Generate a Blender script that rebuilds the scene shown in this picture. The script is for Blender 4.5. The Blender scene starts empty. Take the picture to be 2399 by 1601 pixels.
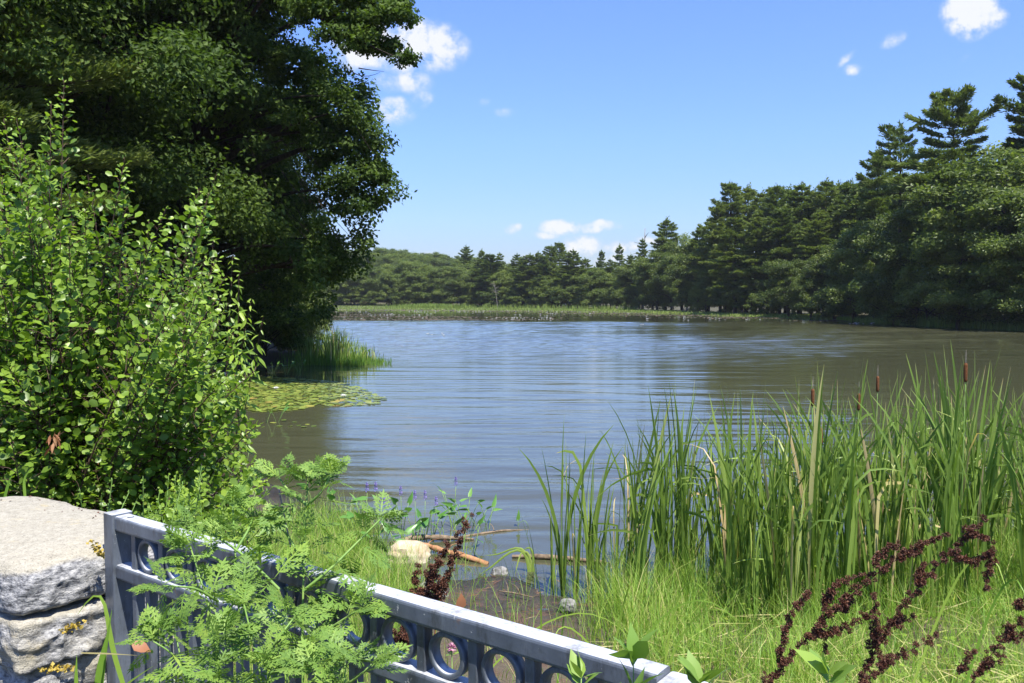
import bpy, math, random
import numpy as np
from mathutils import Vector, Matrix

# ------------------------------------------------------------------ camera
SC = bpy.context.scene
COL = SC.collection
CAM_Z = 3.0
FPX = 2000.0
PITCH = math.atan(100.5 / FPX)
cam_data = bpy.data.cameras.new('camera')
cam = bpy.data.objects.new('camera', cam_data)
COL.objects.link(cam)
cam.location = (0, 0, CAM_Z)
cam.rotation_euler = (math.pi / 2 - PITCH, 0, 0)
cam_data.sensor_width = 36
cam_data.lens = FPX / 2399 * 36
cam_data.clip_start = 0.05
cam_data.clip_end = 6000
SC.camera = cam

# ------------------------------------------------------------------ light
SUN_AZ = math.radians(149)        # clockwise from +Y (the view direction)
SUN_EL = math.radians(64)
sdir = Vector((math.sin(SUN_AZ) * math.cos(SUN_EL), math.cos(SUN_AZ) * math.cos(SUN_EL), math.sin(SUN_EL)))
sun_data = bpy.data.lights.new('sun', 'SUN')
sun_data.energy = 5.0
sun_data.angle = math.radians(0.53)
sun_data.color = (1.0, 0.955, 0.88)
sun = bpy.data.objects.new('sun', sun_data)
COL.objects.link(sun)
sun.rotation_euler = (-sdir).to_track_quat('-Z', 'Y').to_euler()
sun.location = (0, 0, 60)
SC.view_settings.view_transform = 'Standard'
SC.view_settings.look = 'None'
SC.view_settings.gamma = 1
SC.view_settings.use_curve_mapping = False
SC.view_settings.exposure = 1.0
SC.cycles.max_bounces = 8
SC.cycles.volume_bounces = 0
SC.cycles.transparent_max_bounces = 6
SC.cycles.caustics_reflective = False
SC.cycles.caustics_refractive = False


def cam_ray(px, py):
    """unit-depth ray (world) of a pixel of the 2399 x 1601 photograph"""
    x, y = (px - 1199.5) / FPX, (800.5 - py) / FPX
    c, s = math.cos(PITCH), math.sin(PITCH)
    return np.array([x, c + y * s, -s + y * c])


def at_depth(px, py, D):
    r = cam_ray(px, py)
    return np.array([0, 0, CAM_Z]) + r * (D / r[1])


def at_height(px, py, z):
    r = cam_ray(px, py)
    return np.array([0, 0, CAM_Z]) + r * ((z - CAM_Z) / r[2])


# ------------------------------------------------------------------ sky
world = bpy.data.worlds.new('World')
SC.world = world
world.use_nodes = True
wn = world.node_tree
wn.nodes.clear()
NW = wn.nodes.new


def wmath(op, a, b=None, c=None):
    n = NW('ShaderNodeMath'); n.operation = op
    for i, v in enumerate((a, b, c)):
        if v is None: continue
        if isinstance(v, (int, float)): n.inputs[i].default_value = v
        else: wn.links.new(v, n.inputs[i])
    return n.outputs[0]


sky = NW('ShaderNodeTexSky')
sky.sky_type = 'NISHITA'
sky.sun_disc = False
sky.sun_elevation = SUN_EL
sky.sun_rotation = SUN_AZ
sky.altitude = 0
sky.air_density = 1.5
sky.dust_density = 0.0
sky.ozone_density = 6.0
geo = NW('ShaderNodeTexCoord')
sep = NW('ShaderNodeSeparateXYZ')
wn.links.new(geo.outputs['Generated'], sep.inputs[0])
dx, dy, dz = sep.outputs
dyc = wmath('MAXIMUM', dy, 0.02)
u_ = wmath('DIVIDE', dx, dyc)
v_ = wmath('DIVIDE', dz, dyc)
comb = NW('ShaderNodeCombineXYZ')
wn.links.new(u_, comb.inputs[0]); wn.links.new(v_, comb.inputs[1])


def wnoise(scale, detail, vec, rough=0.55):
    n = NW('ShaderNodeTexNoise')
    n.inputs['Scale'].default_value = scale
    n.inputs['Detail'].default_value = detail
    n.inputs['Roughness'].default_value = rough
    wn.links.new(vec, n.inputs['Vector'])
    return n


nz = wnoise(34, 8, comb.outputs[0], 0.6)
nz2 = wnoise(11, 4, comb.outputs[0], 0.5)
sepn = NW('ShaderNodeSeparateColor'); wn.links.new(nz2.outputs['Color'], sepn.inputs[0])
# u, v warped a little so that no cloud is an ellipse
uw = wmath('ADD', u_, wmath('MULTIPLY', wmath('SUBTRACT', sepn.outputs[0], 0.5), 0.05))
vw = wmath('ADD', v_, wmath('MULTIPLY', wmath('SUBTRACT', sepn.outputs[1], 0.5), 0.035))
CLOUDS = [  # px, py, rx, ry (photo pixels), tilt, density
    (975, 105, 105, 62, 0, 1.25), (1030, 95, 48, 34, 0.3, 1.0), (860, 95, 95, 60, 0, 1.1), (905, 190, 62, 26, 0, .6), (975, 185, 48, 32, -.3, .7),
    (925, 257, 62, 30, 0.1, .95), (1002, 228, 28, 20, .2, .65), (1136, 250, 16, 12, .4, .4), (1182, 272, 34, 13, 0, .45),
    (1203, 538, 24, 11, 0, .8), (1318, 538, 52, 19, 0, 1.2), (1402, 536, 44, 13, 0, 1.0), (1285, 553, 40, 9, 0, .8), (1368, 574, 52, 22, 0, 1.2),
    (1460, 583, 40, 15, 0, 1.05), (1508, 565, 34, 11, 0, .7), (1440, 606, 60, 12, 0, .7), (1000, 592, 40, 8, 0, .8), (1240, 600, 30, 7, 0, .7),
    (2262, 38, 70, 52, .1, 1.35), (2320, 46, 40, 26, 0, 1.0), (2225, 72, 30, 20, 0, .8), (2088, 100, 32, 18, .3, .7), (1980, 140, 34, 9, .5, .6),
    (2002, 160, 34, 12, .1, .8), (2252, 143, 30, 8, .5, .35), (2350, 8, 30, 14, .3, .3)]
acc = None
for (px, py, rx, ry, tl, den) in CLOUDS:
    r = cam_ray(px, py)
    cu, cv = r[0] / r[1], r[2] / r[1]
    a_, b_ = rx / FPX * 1.25, ry / FPX * 1.3
    du = wmath('SUBTRACT', uw, float(cu)); dv = wmath('SUBTRACT', vw, float(cv))
    ct, st = math.cos(tl), math.sin(tl)
    eu = wmath('MULTIPLY', wmath('ADD', wmath('MULTIPLY', du, ct), wmath('MULTIPLY', dv, st)), 1 / a_)
    ev = wmath('MULTIPLY', wmath('SUBTRACT', wmath('MULTIPLY', dv, ct), wmath('MULTIPLY', du, st)), 1 / b_)
    q = wmath('ADD', wmath('MULTIPLY', eu, eu), wmath('MULTIPLY', ev, ev))
    f = wmath('MULTIPLY', wmath('MAXIMUM', wmath('SUBTRACT', 1.0, q), 0.0), den)
    acc = f if acc is None else wmath('MAXIMUM', acc, f)
front = wmath('GREATER_THAN', dy, 0.05)
acc = wmath('MULTIPLY', acc, front)
# fair-weather clouds over the rest of the sky (above the picture and behind the camera)
dzc = wmath('MAXIMUM', dz, 0.06)
cb2 = NW('ShaderNodeCombineXYZ')
wn.links.new(wmath('DIVIDE', dx, dzc), cb2.inputs[0]); wn.links.new(wmath('DIVIDE', dy, dzc), cb2.inputs[1])
nf = wnoise(1.7, 6, cb2.outputs[0], 0.6)
mr = NW('ShaderNodeMapRange'); mr.inputs[1].default_value = 0.50; mr.inputs[2].default_value = 0.80; mr.inputs[3].default_value = 0; mr.inputs[4].default_value = 1.2
wn.links.new(nf.outputs[0], mr.inputs[0])
outside = wmath('MAXIMUM', wmath('GREATER_THAN', v_, 0.44), wmath('LESS_THAN', dy, 0.1))
rest = wmath('MULTIPLY', mr.outputs[0], outside)
rest = wmath('MULTIPLY', rest, wmath('GREATER_THAN', dz, 0.05))
acc = wmath('MAXIMUM', acc, wmath('MINIMUM', rest, 1.0))
body = wmath('MULTIPLY', acc, wmath('ADD', wmath('MULTIPLY', wmath('SUBTRACT', nz.outputs[0], 0.36), 3.2), 0.32))
mr2 = NW('ShaderNodeMapRange'); mr2.interpolation_type = 'SMOOTHSTEP'
mr2.inputs[1].default_value = 0.10; mr2.inputs[2].default_value = 0.85; mr2.inputs[4].default_value = 0.97
wn.links.new(body, mr2.inputs[0])
cloudcol = NW('ShaderNodeMix'); cloudcol.data_type = 'RGBA'
cloudcol.inputs[6].default_value = (3.5, 4.0, 4.6, 1); cloudcol.inputs[7].default_value = (4.8, 4.9, 5.1, 1)
wn.links.new(mr2.outputs[0], cloudcol.inputs[0])
# camera-independent tint of the clear sky: the photograph's blue is a little more cyan/pale
skyc = NW('ShaderNodeMix'); skyc.data_type = 'RGBA'; skyc.blend_type = 'MULTIPLY'; skyc.inputs[0].default_value = 1
wn.links.new(sky.outputs[0], skyc.inputs[6]); tr = NW('ShaderNodeValToRGB'); cr = tr.color_ramp
for k_, (p_, c_) in enumerate([(0.0, (.35, .42, .67)), (.03, (.42, .49, .79)), (.09, (.52, .61, .95)), (.18, (.59, .69, 1.07)), (.35, (.65, .735, 1.17))]):
    e_ = cr.elements[k_] if k_ < 2 else cr.elements.new(p_)
    e_.position = p_; e_.color = (*c_, 1)
wn.links.new(dz, tr.inputs[0]); wn.links.new(tr.outputs[0], skyc.inputs[7])
mixc = NW('ShaderNodeMix'); mixc.data_type = 'RGBA'
wn.links.new(mr2.outputs[0], mixc.inputs[0]); wn.links.new(skyc.outputs[2], mixc.inputs[6]); wn.links.new(cloudcol.outputs[2], mixc.inputs[7])
bg = NW('ShaderNodeBackground'); bg.inputs[1].default_value = 0.1
wn.links.new(mixc.outputs[2], bg.inputs[0])
wo = NW('ShaderNodeOutputWorld'); wn.links.new(bg.outputs[0], wo.inputs[0])

# ------------------------------------------------------------------ helpers
UP = np.array([0, 0, 1.0])


def unit(a):
    a = np.asarray(a, float)
    n = np.linalg.norm(a, axis=-1, keepdims=True)
    return a / np.where(n < 1e-9, 1, n)


class MB:
    """collects vertices, faces (tri/quad) and a per-vertex tint; builds ONE mesh"""
    def __init__(self):
        self.v, self.t, self.f3, self.f4, self.n = [], [], [], [], 0
        self.m3, self.m4 = [], []

    def add(self, v, f, tint=0.5, mat=0):
        v = np.asarray(v, float).reshape(-1, 3)
        f = np.asarray(f, int)
        if len(f) == 0: return
        (self.f3 if f.shape[1] == 3 else self.f4).append(f + self.n)
        (self.m3 if f.shape[1] == 3 else self.m4).append(np.full(len(f), mat, int))
        self.v.append(v)
        self.t.append(np.broadcast_to(np.asarray(tint, float), (len(v),)).copy())
        self.n += len(v)

    def inst(self, tv, tf, C, X, Y, Z, S=1.0, tint=0.5, mat=0):
        tv = np.asarray(tv, float); tf = np.asarray(tf, int)
        C = np.asarray(C, float).reshape(-1, 3); n = len(C)
        if n == 0: return
        S = np.broadcast_to(np.asarray(S, float), (n,) if np.ndim(S) < 2 else np.shape(S))
        if S.ndim == 1: S = np.repeat(S[:, None], 3, 1)
        P = (C[:, None, :] + tv[None, :, 0:1] * (X * S[:, 0:1])[:, None, :] + tv[None, :, 1:2] * (Y * S[:, 1:2])[:, None, :]
             + tv[None, :, 2:3] * (Z * S[:, 2:3])[:, None, :])
        F = tf[None] + (np.arange(n) * len(tv))[:, None, None]
        t = np.repeat(np.broadcast_to(np.asarray(tint, float), (n,)), len(tv))
        self.add(P.reshape(-1, 3), F.reshape(-1, tf.shape[1]), t, mat)

    def tube(self, pts, rad, sides=6, tint=0.5, cap=True, mat=0):
        pts = np.asarray(pts, float); k = len(pts)
        rad = np.broadcast_to(np.asarray(rad, float), (k,))
        T = np.gradient(pts, axis=0); T = unit(T)
        ref = np.array([0.3, 0.2, 1.0]) if abs(T[0][2]) < 0.9 else np.array([1.0, 0.1, 0])
        A = unit(np.cross(T, ref)); B = np.cross(T, A)
        a = np.linspace(0, 2 * math.pi, sides, endpoint=False)
        ring = pts[:, None] + rad[:, None, None] * (np.cos(a)[None, :, None] * A[:, None] + np.sin(a)[None, :, None] * B[:, None])
        i = np.arange(k - 1)[:, None] * sides; j = np.arange(sides)[None]; j2 = (j + 1) % sides
        F = np.stack([i + j, i + j2, i + sides + j2, i + sides + j], -1).reshape(-1, 4)
        self.add(ring.reshape(-1, 3), F, tint, mat)
        if cap:
            b = self.n - sides
            for s in range(1, sides - 1): self.f3.append(np.array([[b, b + s, b + s + 1]])); self.m3.append(np.array([mat]))

    def box(self, c, X, Y, Z, hx, hy, hz, tint=0.5, mat=0):
        s = np.array([[-1, -1, -1], [1, -1, -1], [1, 1, -1], [-1, 1, -1], [-1, -1, 1], [1, -1, 1], [1, 1, 1], [-1, 1, 1]], float)
        P = np.asarray(c) + s[:, 0:1] * hx * np.asarray(X) + s[:, 1:2] * hy * np.asarray(Y) + s[:, 2:3] * hz * np.asarray(Z)
        self.add(P, [[0, 3, 2, 1], [4, 5, 6, 7], [0, 1, 5, 4], [1, 2, 6, 5], [2, 3, 7, 6], [3, 0, 4, 7]], tint, mat)

    def mesh(self, name, mats, smooth=False, origin=None):
        me = bpy.data.meshes.new(name)
        v = np.concatenate(self.v) if self.v else np.zeros((0, 3))
        if origin is not None: v = v - np.asarray(origin)
        t = np.concatenate(self.t) if self.t else np.zeros(0)
        f3 = np.concatenate(self.f3) if self.f3 else np.zeros((0, 3), int)
        f4 = np.concatenate(self.f4) if self.f4 else np.zeros((0, 4), int)
        mm = np.concatenate(self.m3 + self.m4) if (self.m3 or self.m4) else np.zeros(0, int)
        me.vertices.add(len(v)); me.vertices.foreach_set('co', v.astype(np.float32).ravel())
        nl = f3.size + f4.size
        me.loops.add(nl); me.loops.foreach_set('vertex_index', np.concatenate([f3.ravel(), f4.ravel()]).astype(np.int32))
        me.polygons.add(len(f3) + len(f4))
        st = np.concatenate([np.arange(len(f3)) * 3, f3.size + np.arange(len(f4)) * 4]).astype(np.int32)
        me.polygons.foreach_set('loop_start', st)
        if not isinstance(mats, (list, tuple)): mats = [mats]
        for m in mats: me.materials.append(m)
        if len(mats) > 1: me.polygons.foreach_set('material_index', mm.astype(np.int32))
        me.update(calc_edges=True)
        me.polygons.foreach_set('use_smooth', np.full(len(me.polygons), bool(smooth)))
        at = me.attributes.new('tint', 'FLOAT', 'POINT'); at.data.foreach_set('value', t.astype(np.float32))
        me.validate()
        return me

    def build(self, name, mats, parent=None, smooth=False, origin=None):
        return link(name, self.mesh(name, mats, smooth, origin), parent, None if parent is not None else origin)


def link(name, data, parent=None, loc=None):
    o = bpy.data.objects.new(name, data)
    COL.objects.link(o)
    if parent is not None: o.parent = parent
    if loc is not None: o.location = [float(c) for c in loc]
    return o


def tag(o, label=None, cat=None, group=None, kind=None):
    if label: o['label'] = label
    if cat: o['category'] = cat
    if group: o['group'] = group
    if kind: o['kind'] = kind
    return o


def thing(name, label, cat, loc=(0, 0, 0), rz=0.0, group=None, scale=None):
    o = link(name, None, None, loc)
    o.rotation_euler = (0, 0, rz)
    if scale is not None: o.scale = scale if np.ndim(scale) else (scale,) * 3
    o.empty_display_size = 0.2
    return tag(o, label, cat, group)


def put(name, me, parent, X, Y, Z, C, S=1.0):
    """a part placed by its axes (matrix), relative to the parent"""
    o = bpy.data.objects.new(name, me); COL.objects.link(o); o.parent = parent
    S = (S,) * 3 if np.ndim(S) == 0 else S
    M = Matrix(((X[0] * S[0], Y[0] * S[1], Z[0] * S[2], C[0]), (X[1] * S[0], Y[1] * S[1], Z[1] * S[2], C[1]),
                (X[2] * S[0], Y[2] * S[1], Z[2] * S[2], C[2]), (0, 0, 0, 1)))
    o.matrix_local = M
    return o


def frame(d, n):
    """X along d, Z as near n as possible"""
    X = unit(d); Y = unit(np.cross(n, X)); Z = np.cross(X, Y)
    return X, Y, Z


def bez(p0, p1, p2, k):
    t = np.linspace(0, 1, k)[:, None]
    return (1 - t) ** 2 * np.asarray(p0) + 2 * t * (1 - t) * np.asarray(p1) + t * t * np.asarray(p2)


def resample(pts, k):
    pts = np.asarray(pts, float)
    s = np.concatenate([[0], np.cumsum(np.linalg.norm(np.diff(pts, axis=0), axis=1))])
    q = np.linspace(0, s[-1], k)
    out = np.stack([np.interp(q, s, pts[:, i]) for i in range(3)], 1)
    for _ in range(2): out[1:-1] = (out[:-2] + 2 * out[1:-1] + out[2:]) / 4
    return out


def rand_dirs(rng, n):
    return unit(rng.normal(size=(n, 3)))


# ------------------------------------------------------------------ materials
def new_mat(name):
    m = bpy.data.materials.new(name); m.use_nodes = True
    nt = m.node_tree
    for n in list(nt.nodes): nt.nodes.remove(n)
    out = nt.nodes.new('ShaderNodeOutputMaterial')
    return m, nt, out


def ramp(nt, fac, stops, interp='LINEAR'):
    r = nt.nodes.new('ShaderNodeValToRGB'); r.color_ramp.interpolation = interp
    e = r.color_ramp.elements
    while len(e) < len(stops): e.new(0.5)
    for i, (p, c) in enumerate(stops):
        e[i].position = p; e[i].color = (*c, 1) if len(c) == 3 else c
    if fac is not None: nt.links.new(fac, r.inputs[0])
    return r.outputs[0]


def nmath(nt, op, a, b=None, clamp=False):
    n = nt.nodes.new('ShaderNodeMath'); n.operation = op; n.use_clamp = clamp
    for i, v in enumerate((a, b)):
        if v is None: continue
        if isinstance(v, (int, float)): n.inputs[i].default_value = v
        else: nt.links.new(v, n.inputs[i])
    return n.outputs[0]


def noise(nt, scale, detail=4, rough=0.55, coord='Object', stretch=None, dist=0.0):
    tc = nt.nodes.new('ShaderNodeTexCoord')
    v = tc.outputs[coord]
    if stretch:
        mp = nt.nodes.new('ShaderNodeMapping'); mp.inputs['Scale'].default_value = stretch
        nt.links.new(v, mp.inputs[0]); v = mp.outputs[0]
    n = nt.nodes.new('ShaderNodeTexNoise')
    n.inputs['Scale'].default_value = scale; n.inputs['Detail'].default_value = detail
    n.inputs['Roughness'].default_value = rough; n.inputs['Distortion'].default_value = dist
    nt.links.new(v, n.inputs['Vector'])
    return n.outputs[0]


def leaf_mat(name, stops, transl=0.3, tcol=(1.25, 1.35, 0.6), rough=0.45, spec=0.35, vary=0.20):
    """two-sided leaf: principled + translucent, colour by the tint attribute and by object"""
    m, nt, out = new_mat(name)
    at = nt.nodes.new('ShaderNodeAttribute'); at.attribute_name = 'tint'
    oi = nt.nodes.new('ShaderNodeObjectInfo')
    f = nmath(nt, 'ADD', at.outputs['Fac'], nmath(nt, 'MULTIPLY', nmath(nt, 'SUBTRACT', oi.outputs['Random'], 0.5), vary * 2), True)
    c = ramp(nt, f, stops)
    p = nt.nodes.new('ShaderNodeBsdfPrincipled')
    nt.links.new(c, p.inputs['Base Color'])
    p.inputs['Roughness'].default_value = rough
    p.inputs['Specular IOR Level'].default_value = spec
    t = nt.nodes.new('ShaderNodeBsdfTranslucent')
    mx = nt.nodes.new('ShaderNodeMix'); mx.data_type = 'RGBA'; mx.blend_type = 'MULTIPLY'; mx.inputs[0].default_value = 1
    nt.links.new(c, mx.inputs[6]); mx.inputs[7].default_value = (*tcol, 1)
    nt.links.new(mx.outputs[2], t.inputs[0])
    ms = nt.nodes.new('ShaderNodeMixShader'); ms.inputs[0].default_value = transl
    nt.links.new(p.outputs[0], ms.inputs[1]); nt.links.new(t.outputs[0], ms.inputs[2]); nt.links.new(ms.outputs[0], out.inputs[0])
    return m


def solid_mat(name, stops, scale=6, detail=5, rough=0.8, spec=0.3, bump=0.0, bscale=None, stretch=None, metallic=0.0, use_tint=0.0, bdist=0.02):
    m, nt, out = new_mat(name)
    n = noise(nt, scale, detail, stretch=stretch)
    f = n
    if use_tint:
        at = nt.nodes.new('ShaderNodeAttribute'); at.attribute_name = 'tint'
        f = nmath(nt, 'ADD', n, nmath(nt, 'MULTIPLY', nmath(nt, 'SUBTRACT', at.outputs['Fac'], 0.5), use_tint), True)
    c = ramp(nt, f, stops)
    p = nt.nodes.new('ShaderNodeBsdfPrincipled')
    nt.links.new(c, p.inputs['Base Color'])
    p.inputs['Roughness'].default_value = rough; p.inputs['Specular IOR Level'].default_value = spec
    p.inputs['Metallic'].default_value = metallic
    if bump:
        b = nt.nodes.new('ShaderNodeBump'); b.inputs['Strength'].default_value = bump; b.inputs['Distance'].default_value = bdist
        nb = noise(nt, bscale or scale * 3, 6, 0.65, stretch=stretch)
        nt.links.new(nb, b.inputs['Height']); nt.links.new(b.outputs[0], p.inputs['Normal'])
    nt.links.new(p.outputs[0], out.inputs[0])
    return m


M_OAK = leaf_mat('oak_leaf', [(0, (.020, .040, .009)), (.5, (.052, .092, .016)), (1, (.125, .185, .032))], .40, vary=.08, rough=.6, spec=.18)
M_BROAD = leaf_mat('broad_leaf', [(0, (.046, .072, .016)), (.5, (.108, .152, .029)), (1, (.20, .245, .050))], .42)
M_PINE = leaf_mat('pine_needle', [(0, (.048, .076, .021)), (.5, (.110, .155, .039)), (1, (.20, .24, .062))], .34, spec=.2)
M_BUSH = leaf_mat('bush_leaf', [(0, (.070, .130, .018)), (.5, (.200, .315, .036)), (.85, (.31, .43, .055)), (1, (.38, .46, .08))], .40, rough=.38, spec=.4)
M_RAG = leaf_mat('ragweed_leaf', [(0, (.080, .155, .032)), (.5, (.165, .280, .050)), (1, (.30, .40, .07))], .3, rough=.5, spec=.3)
M_CAT = leaf_mat('cattail_leaf', [(0, (.068, .120, .022)), (.45, (.165, .260, .042)), (.75, (.27, .36, .08)), (.9, (.38, .40, .14)), (1, (.52, .40, .20))], .28, rough=.42, spec=.4)
M_GRASS = leaf_mat('grass_blade', [(0, (.080, .170, .024)), (.4, (.180, .330, .040)), (.75, (.32, .44, .07)), (1, (.52, .44, .20))], .35, rough=.5, spec=.3)
M_MARSH = leaf_mat('marsh_grass', [(0, (.10, .16, .03)), (.5, (.19, .27, .05)), (1, (.32, .34, .10))], .25)
M_PICK = leaf_mat('pickerel_leaf', [(0, (.050, .150, .030)), (.5, (.10, .25, .045)), (1, (.20, .36, .08))], .3, rough=.3, spec=.5)
M_PAD = leaf_mat('lily_pad', [(0, (.060, .105, .022)), (.5, (.165, .215, .040)), (.85, (.27, .29, .06)), (1, (.30, .20, .06))], .1, rough=.35, spec=.5)
M_FARPAD = leaf_mat('far_lily_pad', [(0, (.045, .055, .025)), (.5, (.10, .078, .055)), (1, (.15, .12, .085))], .05, rough=.8, spec=.1)
M_DOCK = leaf_mat('dock_seed', [(0, (.040, .015, .010)), (.5, (.095, .036, .022)), (1, (.19, .085, .045))], .12, (1.4, .8, .6), rough=.6)
M_PETAL = leaf_mat('white_petal', [(0, (.75, .73, .68)), (1, (.82, .82, .80))], .2, (1, 1, 1))
M_VIOLET = leaf_mat('violet_flower', [(0, (.16, .11, .40)), (1, (.34, .26, .62))], .2, (1, 1, 1))
M_DEAD = leaf_mat('dead_leaf', [(0, (.20, .07, .03)), (.5, (.36, .15, .07)), (1, (.50, .28, .14))], .25, (1.3, 1, .8))
M_BARK = solid_mat('bark', [(.3, (.020, .016, .012)), (.7, (.070, .056, .044))], 9, 6, .9, .1, .8, 18, (1, 1, .25))
M_TWIG = solid_mat('twig_bark', [(.3, (.055, .030, .022)), (.7, (.13, .085, .06))], 20, 3, .8, .2)
M_DEADWOOD = solid_mat('grey_deadwood', [(.3, (.13, .115, .10)), (.7, (.34, .31, .28))], 14, 4, .85, .1, .4, 30)
M_STEM = solid_mat('green_stem', [(.3, (.11, .22, .04)), (.7, (.22, .33, .08))], 30, 3, .5, .3)
M_REDSTEM = solid_mat('red_stem', [(.3, (.16, .03, .02)), (.7, (.26, .07, .04))], 30, 3, .5, .3)
M_BROWNSTEM = solid_mat('brown_stem', [(.3, (.05, .022, .016)), (.7, (.10, .045, .03))], 30, 3, .6, .2)
M_SPIKE = solid_mat('cattail_spike', [(.3, (.085, .036, .016)), (.7, (.17, .075, .035))], 60, 4, .95, .05, .6, 220, bdist=.004)
M_YELLOW = solid_mat('yellow_heart', [(.3, (.55, .38, .05)), (.7, (.65, .48, .08))], 30, 3, .6, .2)

# ------------------------------------------------------------------ terrain
def _g(px, py): p = at_height(px, py, 0.0); return (p[0], p[1])


LAKE = [_g(1600, 1392), _g(1480, 1392), _g(1330, 1372), _g(1180, 1350), _g(1000, 1352), _g(890, 1335), _g(850, 1262), _g(760, 1192), _g(640, 1130), _g(560, 1070),
        _g(470, 1010), _g(420, 930), _g(470, 878), _g(600, 862), _g(700, 853), _g(765, 846), _g(772, 836), (-11.5, 52), (-20, 75), (-42, 130), (-62, 190), (-60, 215),
        _g(735, 726), _g(900, 727.5), _g(1100, 728.5), _g(1400, 731.5), _g(1560, 735.5), _g(1750, 742), _g(1940, 748.5), _g(2060, 757), _g(2130, 762), _g(2250, 768), _g(2399, 775),
        (53, 72), (52, 50), (36, 32), (22, 21), (12, 14), _g(2399, 1285), _g(2100, 1300), _g(1800, 1330), _g(1690, 1360)]
_LP = np.array(LAKE)


def shore_sd(x, y):
    """signed distance to the shoreline, positive on land"""
    x = np.asarray(x, float); y = np.asarray(y, float)
    d2 = np.full(x.shape, 1e18); ins = np.zeros(x.shape, bool)
    n = len(_LP)
    for i in range(n):
        a = _LP[i]; b = _LP[(i + 1) % n]; e = b - a
        t = np.clip(((x - a[0]) * e[0] + (y - a[1]) * e[1]) / (e @ e), 0, 1)
        qx = x - a[0] - t * e[0]; qy = y - a[1] - t * e[1]
        d2 = np.minimum(d2, qx * qx + qy * qy)
        c = ((a[1] > y) != (b[1] > y))
        with np.errstate(divide='ignore', invalid='ignore'):
            xi = (b[0] - a[0]) * (y - a[1]) / (b[1] - a[1] if b[1] != a[1] else 1e-9) + a[0]
        ins ^= c & (x < xi)
    d = np.sqrt(d2)
    return np.where(ins, -d, d)


def wob(x, y):
    return (np.sin(x * 1.7 + 1.3 * np.sin(y * .9)) * np.sin(y * 1.3 + 1.1 * np.sin(x * 1.1 + 2)) * .5
            + np.sin(x * 4.1 + 2 * np.sin(y * 2.3)) * np.sin(y * 3.7 + 1.4 * np.sin(x * 2.9)) * .25
            + np.sin(x * 9.3 + 1.7 * np.sin(y * 6.1)) * np.sin(y * 8.1 + 1.9 * np.sin(x * 7.3)) * .12)


def ground_z(x, y):
    x = np.asarray(x, float); y = np.asarray(y, float)
    sd = shore_sd(x, y)
    r = np.hypot(x, y)
    near = np.interp(sd, [-8, -2, -.5, 0, .8, 1.8, 3.2, 4.8, 6.4, 8, 60], [-1.4, -.45, -.10, -.01, .05, .12, .36, .86, 1.24, 1.42, 1.6])
    far = np.interp(sd, [-20, -3, 0, 1.5, 5, 20, 60, 150, 500], [-2, -.8, -.03, .25, .55, 1.1, 2.5, 7, 16])
    w = np.clip((r - 13) / 10, 0, 1); w = w * w * (3 - 2 * w)
    z = near * (1 - w) + far * w
    land = np.clip(sd * .9 + .35, 0, 1)
    z = z + wob(x, y) * .055 * (0.35 + land) * (1 - w) + wob(x * .25, y * .25) * .3 * w * np.clip(sd / 8, 0, 1)
    flat = .14 + .02 * np.clip(sd - 50, 0, 400) + .03 * wob(x * .3, y * .3)
    m = np.clip((y - 128) / 14, 0, 1) * (sd > 0)
    z = np.where(sd > 0, z * (1 - m) + np.minimum(z, flat) * m, z)
    # the wooded rise beyond the far left shore
    z = z + 9 * np.exp(-(((x + 75) / 70) ** 2 + ((y - 430) / 90) ** 2)) * np.clip(sd / 30, 0, 1)
    return z


def gz(x, y): return float(ground_z(np.array([x]), np.array([y]))[0])


ang_f = np.radians(np.linspace(-48, 48, 190))
ang_b = np.radians(np.linspace(48, 312, 50))[1:-1]
ANG = np.concatenate([ang_f, ang_b])
RAD = np.concatenate([[0.0001], np.geomspace(0.6, 16, 180), np.geomspace(16.3, 60, 80), np.geomspace(60.6, 420, 110), np.geomspace(440, 640, 5)])
A2, R2 = np.meshgrid(ANG, RAD)
gx = np.sin(A2) * R2; gy = np.cos(A2) * R2
gzv = ground_z(gx, gy)
na = len(ANG); nr = len(RAD)
i = np.arange(nr - 1)[:, None] * na; j = np.arange(na)[None]; j2 = (j + 1) % na
F = np.stack([i + j, i + na + j, i + na + j2, i + j2], -1).reshape(-1, 4)
gm = MB()
gm.add(np.stack([gx, gy, gzv], -1).reshape(-1, 3), F, np.clip(shore_sd(gx, gy) / 10 + .2, 0, 1).ravel())

# ground material: wet dark mud near the waterline, red-brown wrack, earth and thatch higher up
M_GROUND, nt, out = new_mat('ground_earth')
at = nt.nodes.new('ShaderNodeAttribute'); at.attribute_name = 'tint'
n1 = noise(nt, 1.1, 6, .62); n2 = noise(nt, 14, 5, .7); n3 = noise(nt, 3.2, 5, .6, dist=.6)
nsp = noise(nt, 95, 2, .6)
hgt = nmath(nt, 'ADD', at.outputs['Fac'], nmath(nt, 'MULTIPLY', nmath(nt, 'SUBTRACT', n1, .5), .22))
base = ramp(nt, hgt, [(.15, (.020, .018, .012)), (.26, (.040, .033, .022)), (.37, (.085, .066, .044)), (.52, (.11, .085, .05)), (.8, (.07, .065, .03))])
wrack = ramp(nt, n2, [(.3, (.05, .026, .015)), (.7, (.155, .085, .05))])
wmask = ramp(nt, n3, [(.53, (0, 0, 0)), (.62, (1, 1, 1))])
wm = nt.nodes.new('ShaderNodeMix'); wm.data_type = 'RGBA'
lowmask = ramp(nt, at.outputs['Fac'], [(.2, (0, 0, 0)), (.25, (1, 1, 1)), (.6, (1, 1, 1)), (.75, (0, 0, 0))])
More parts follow.
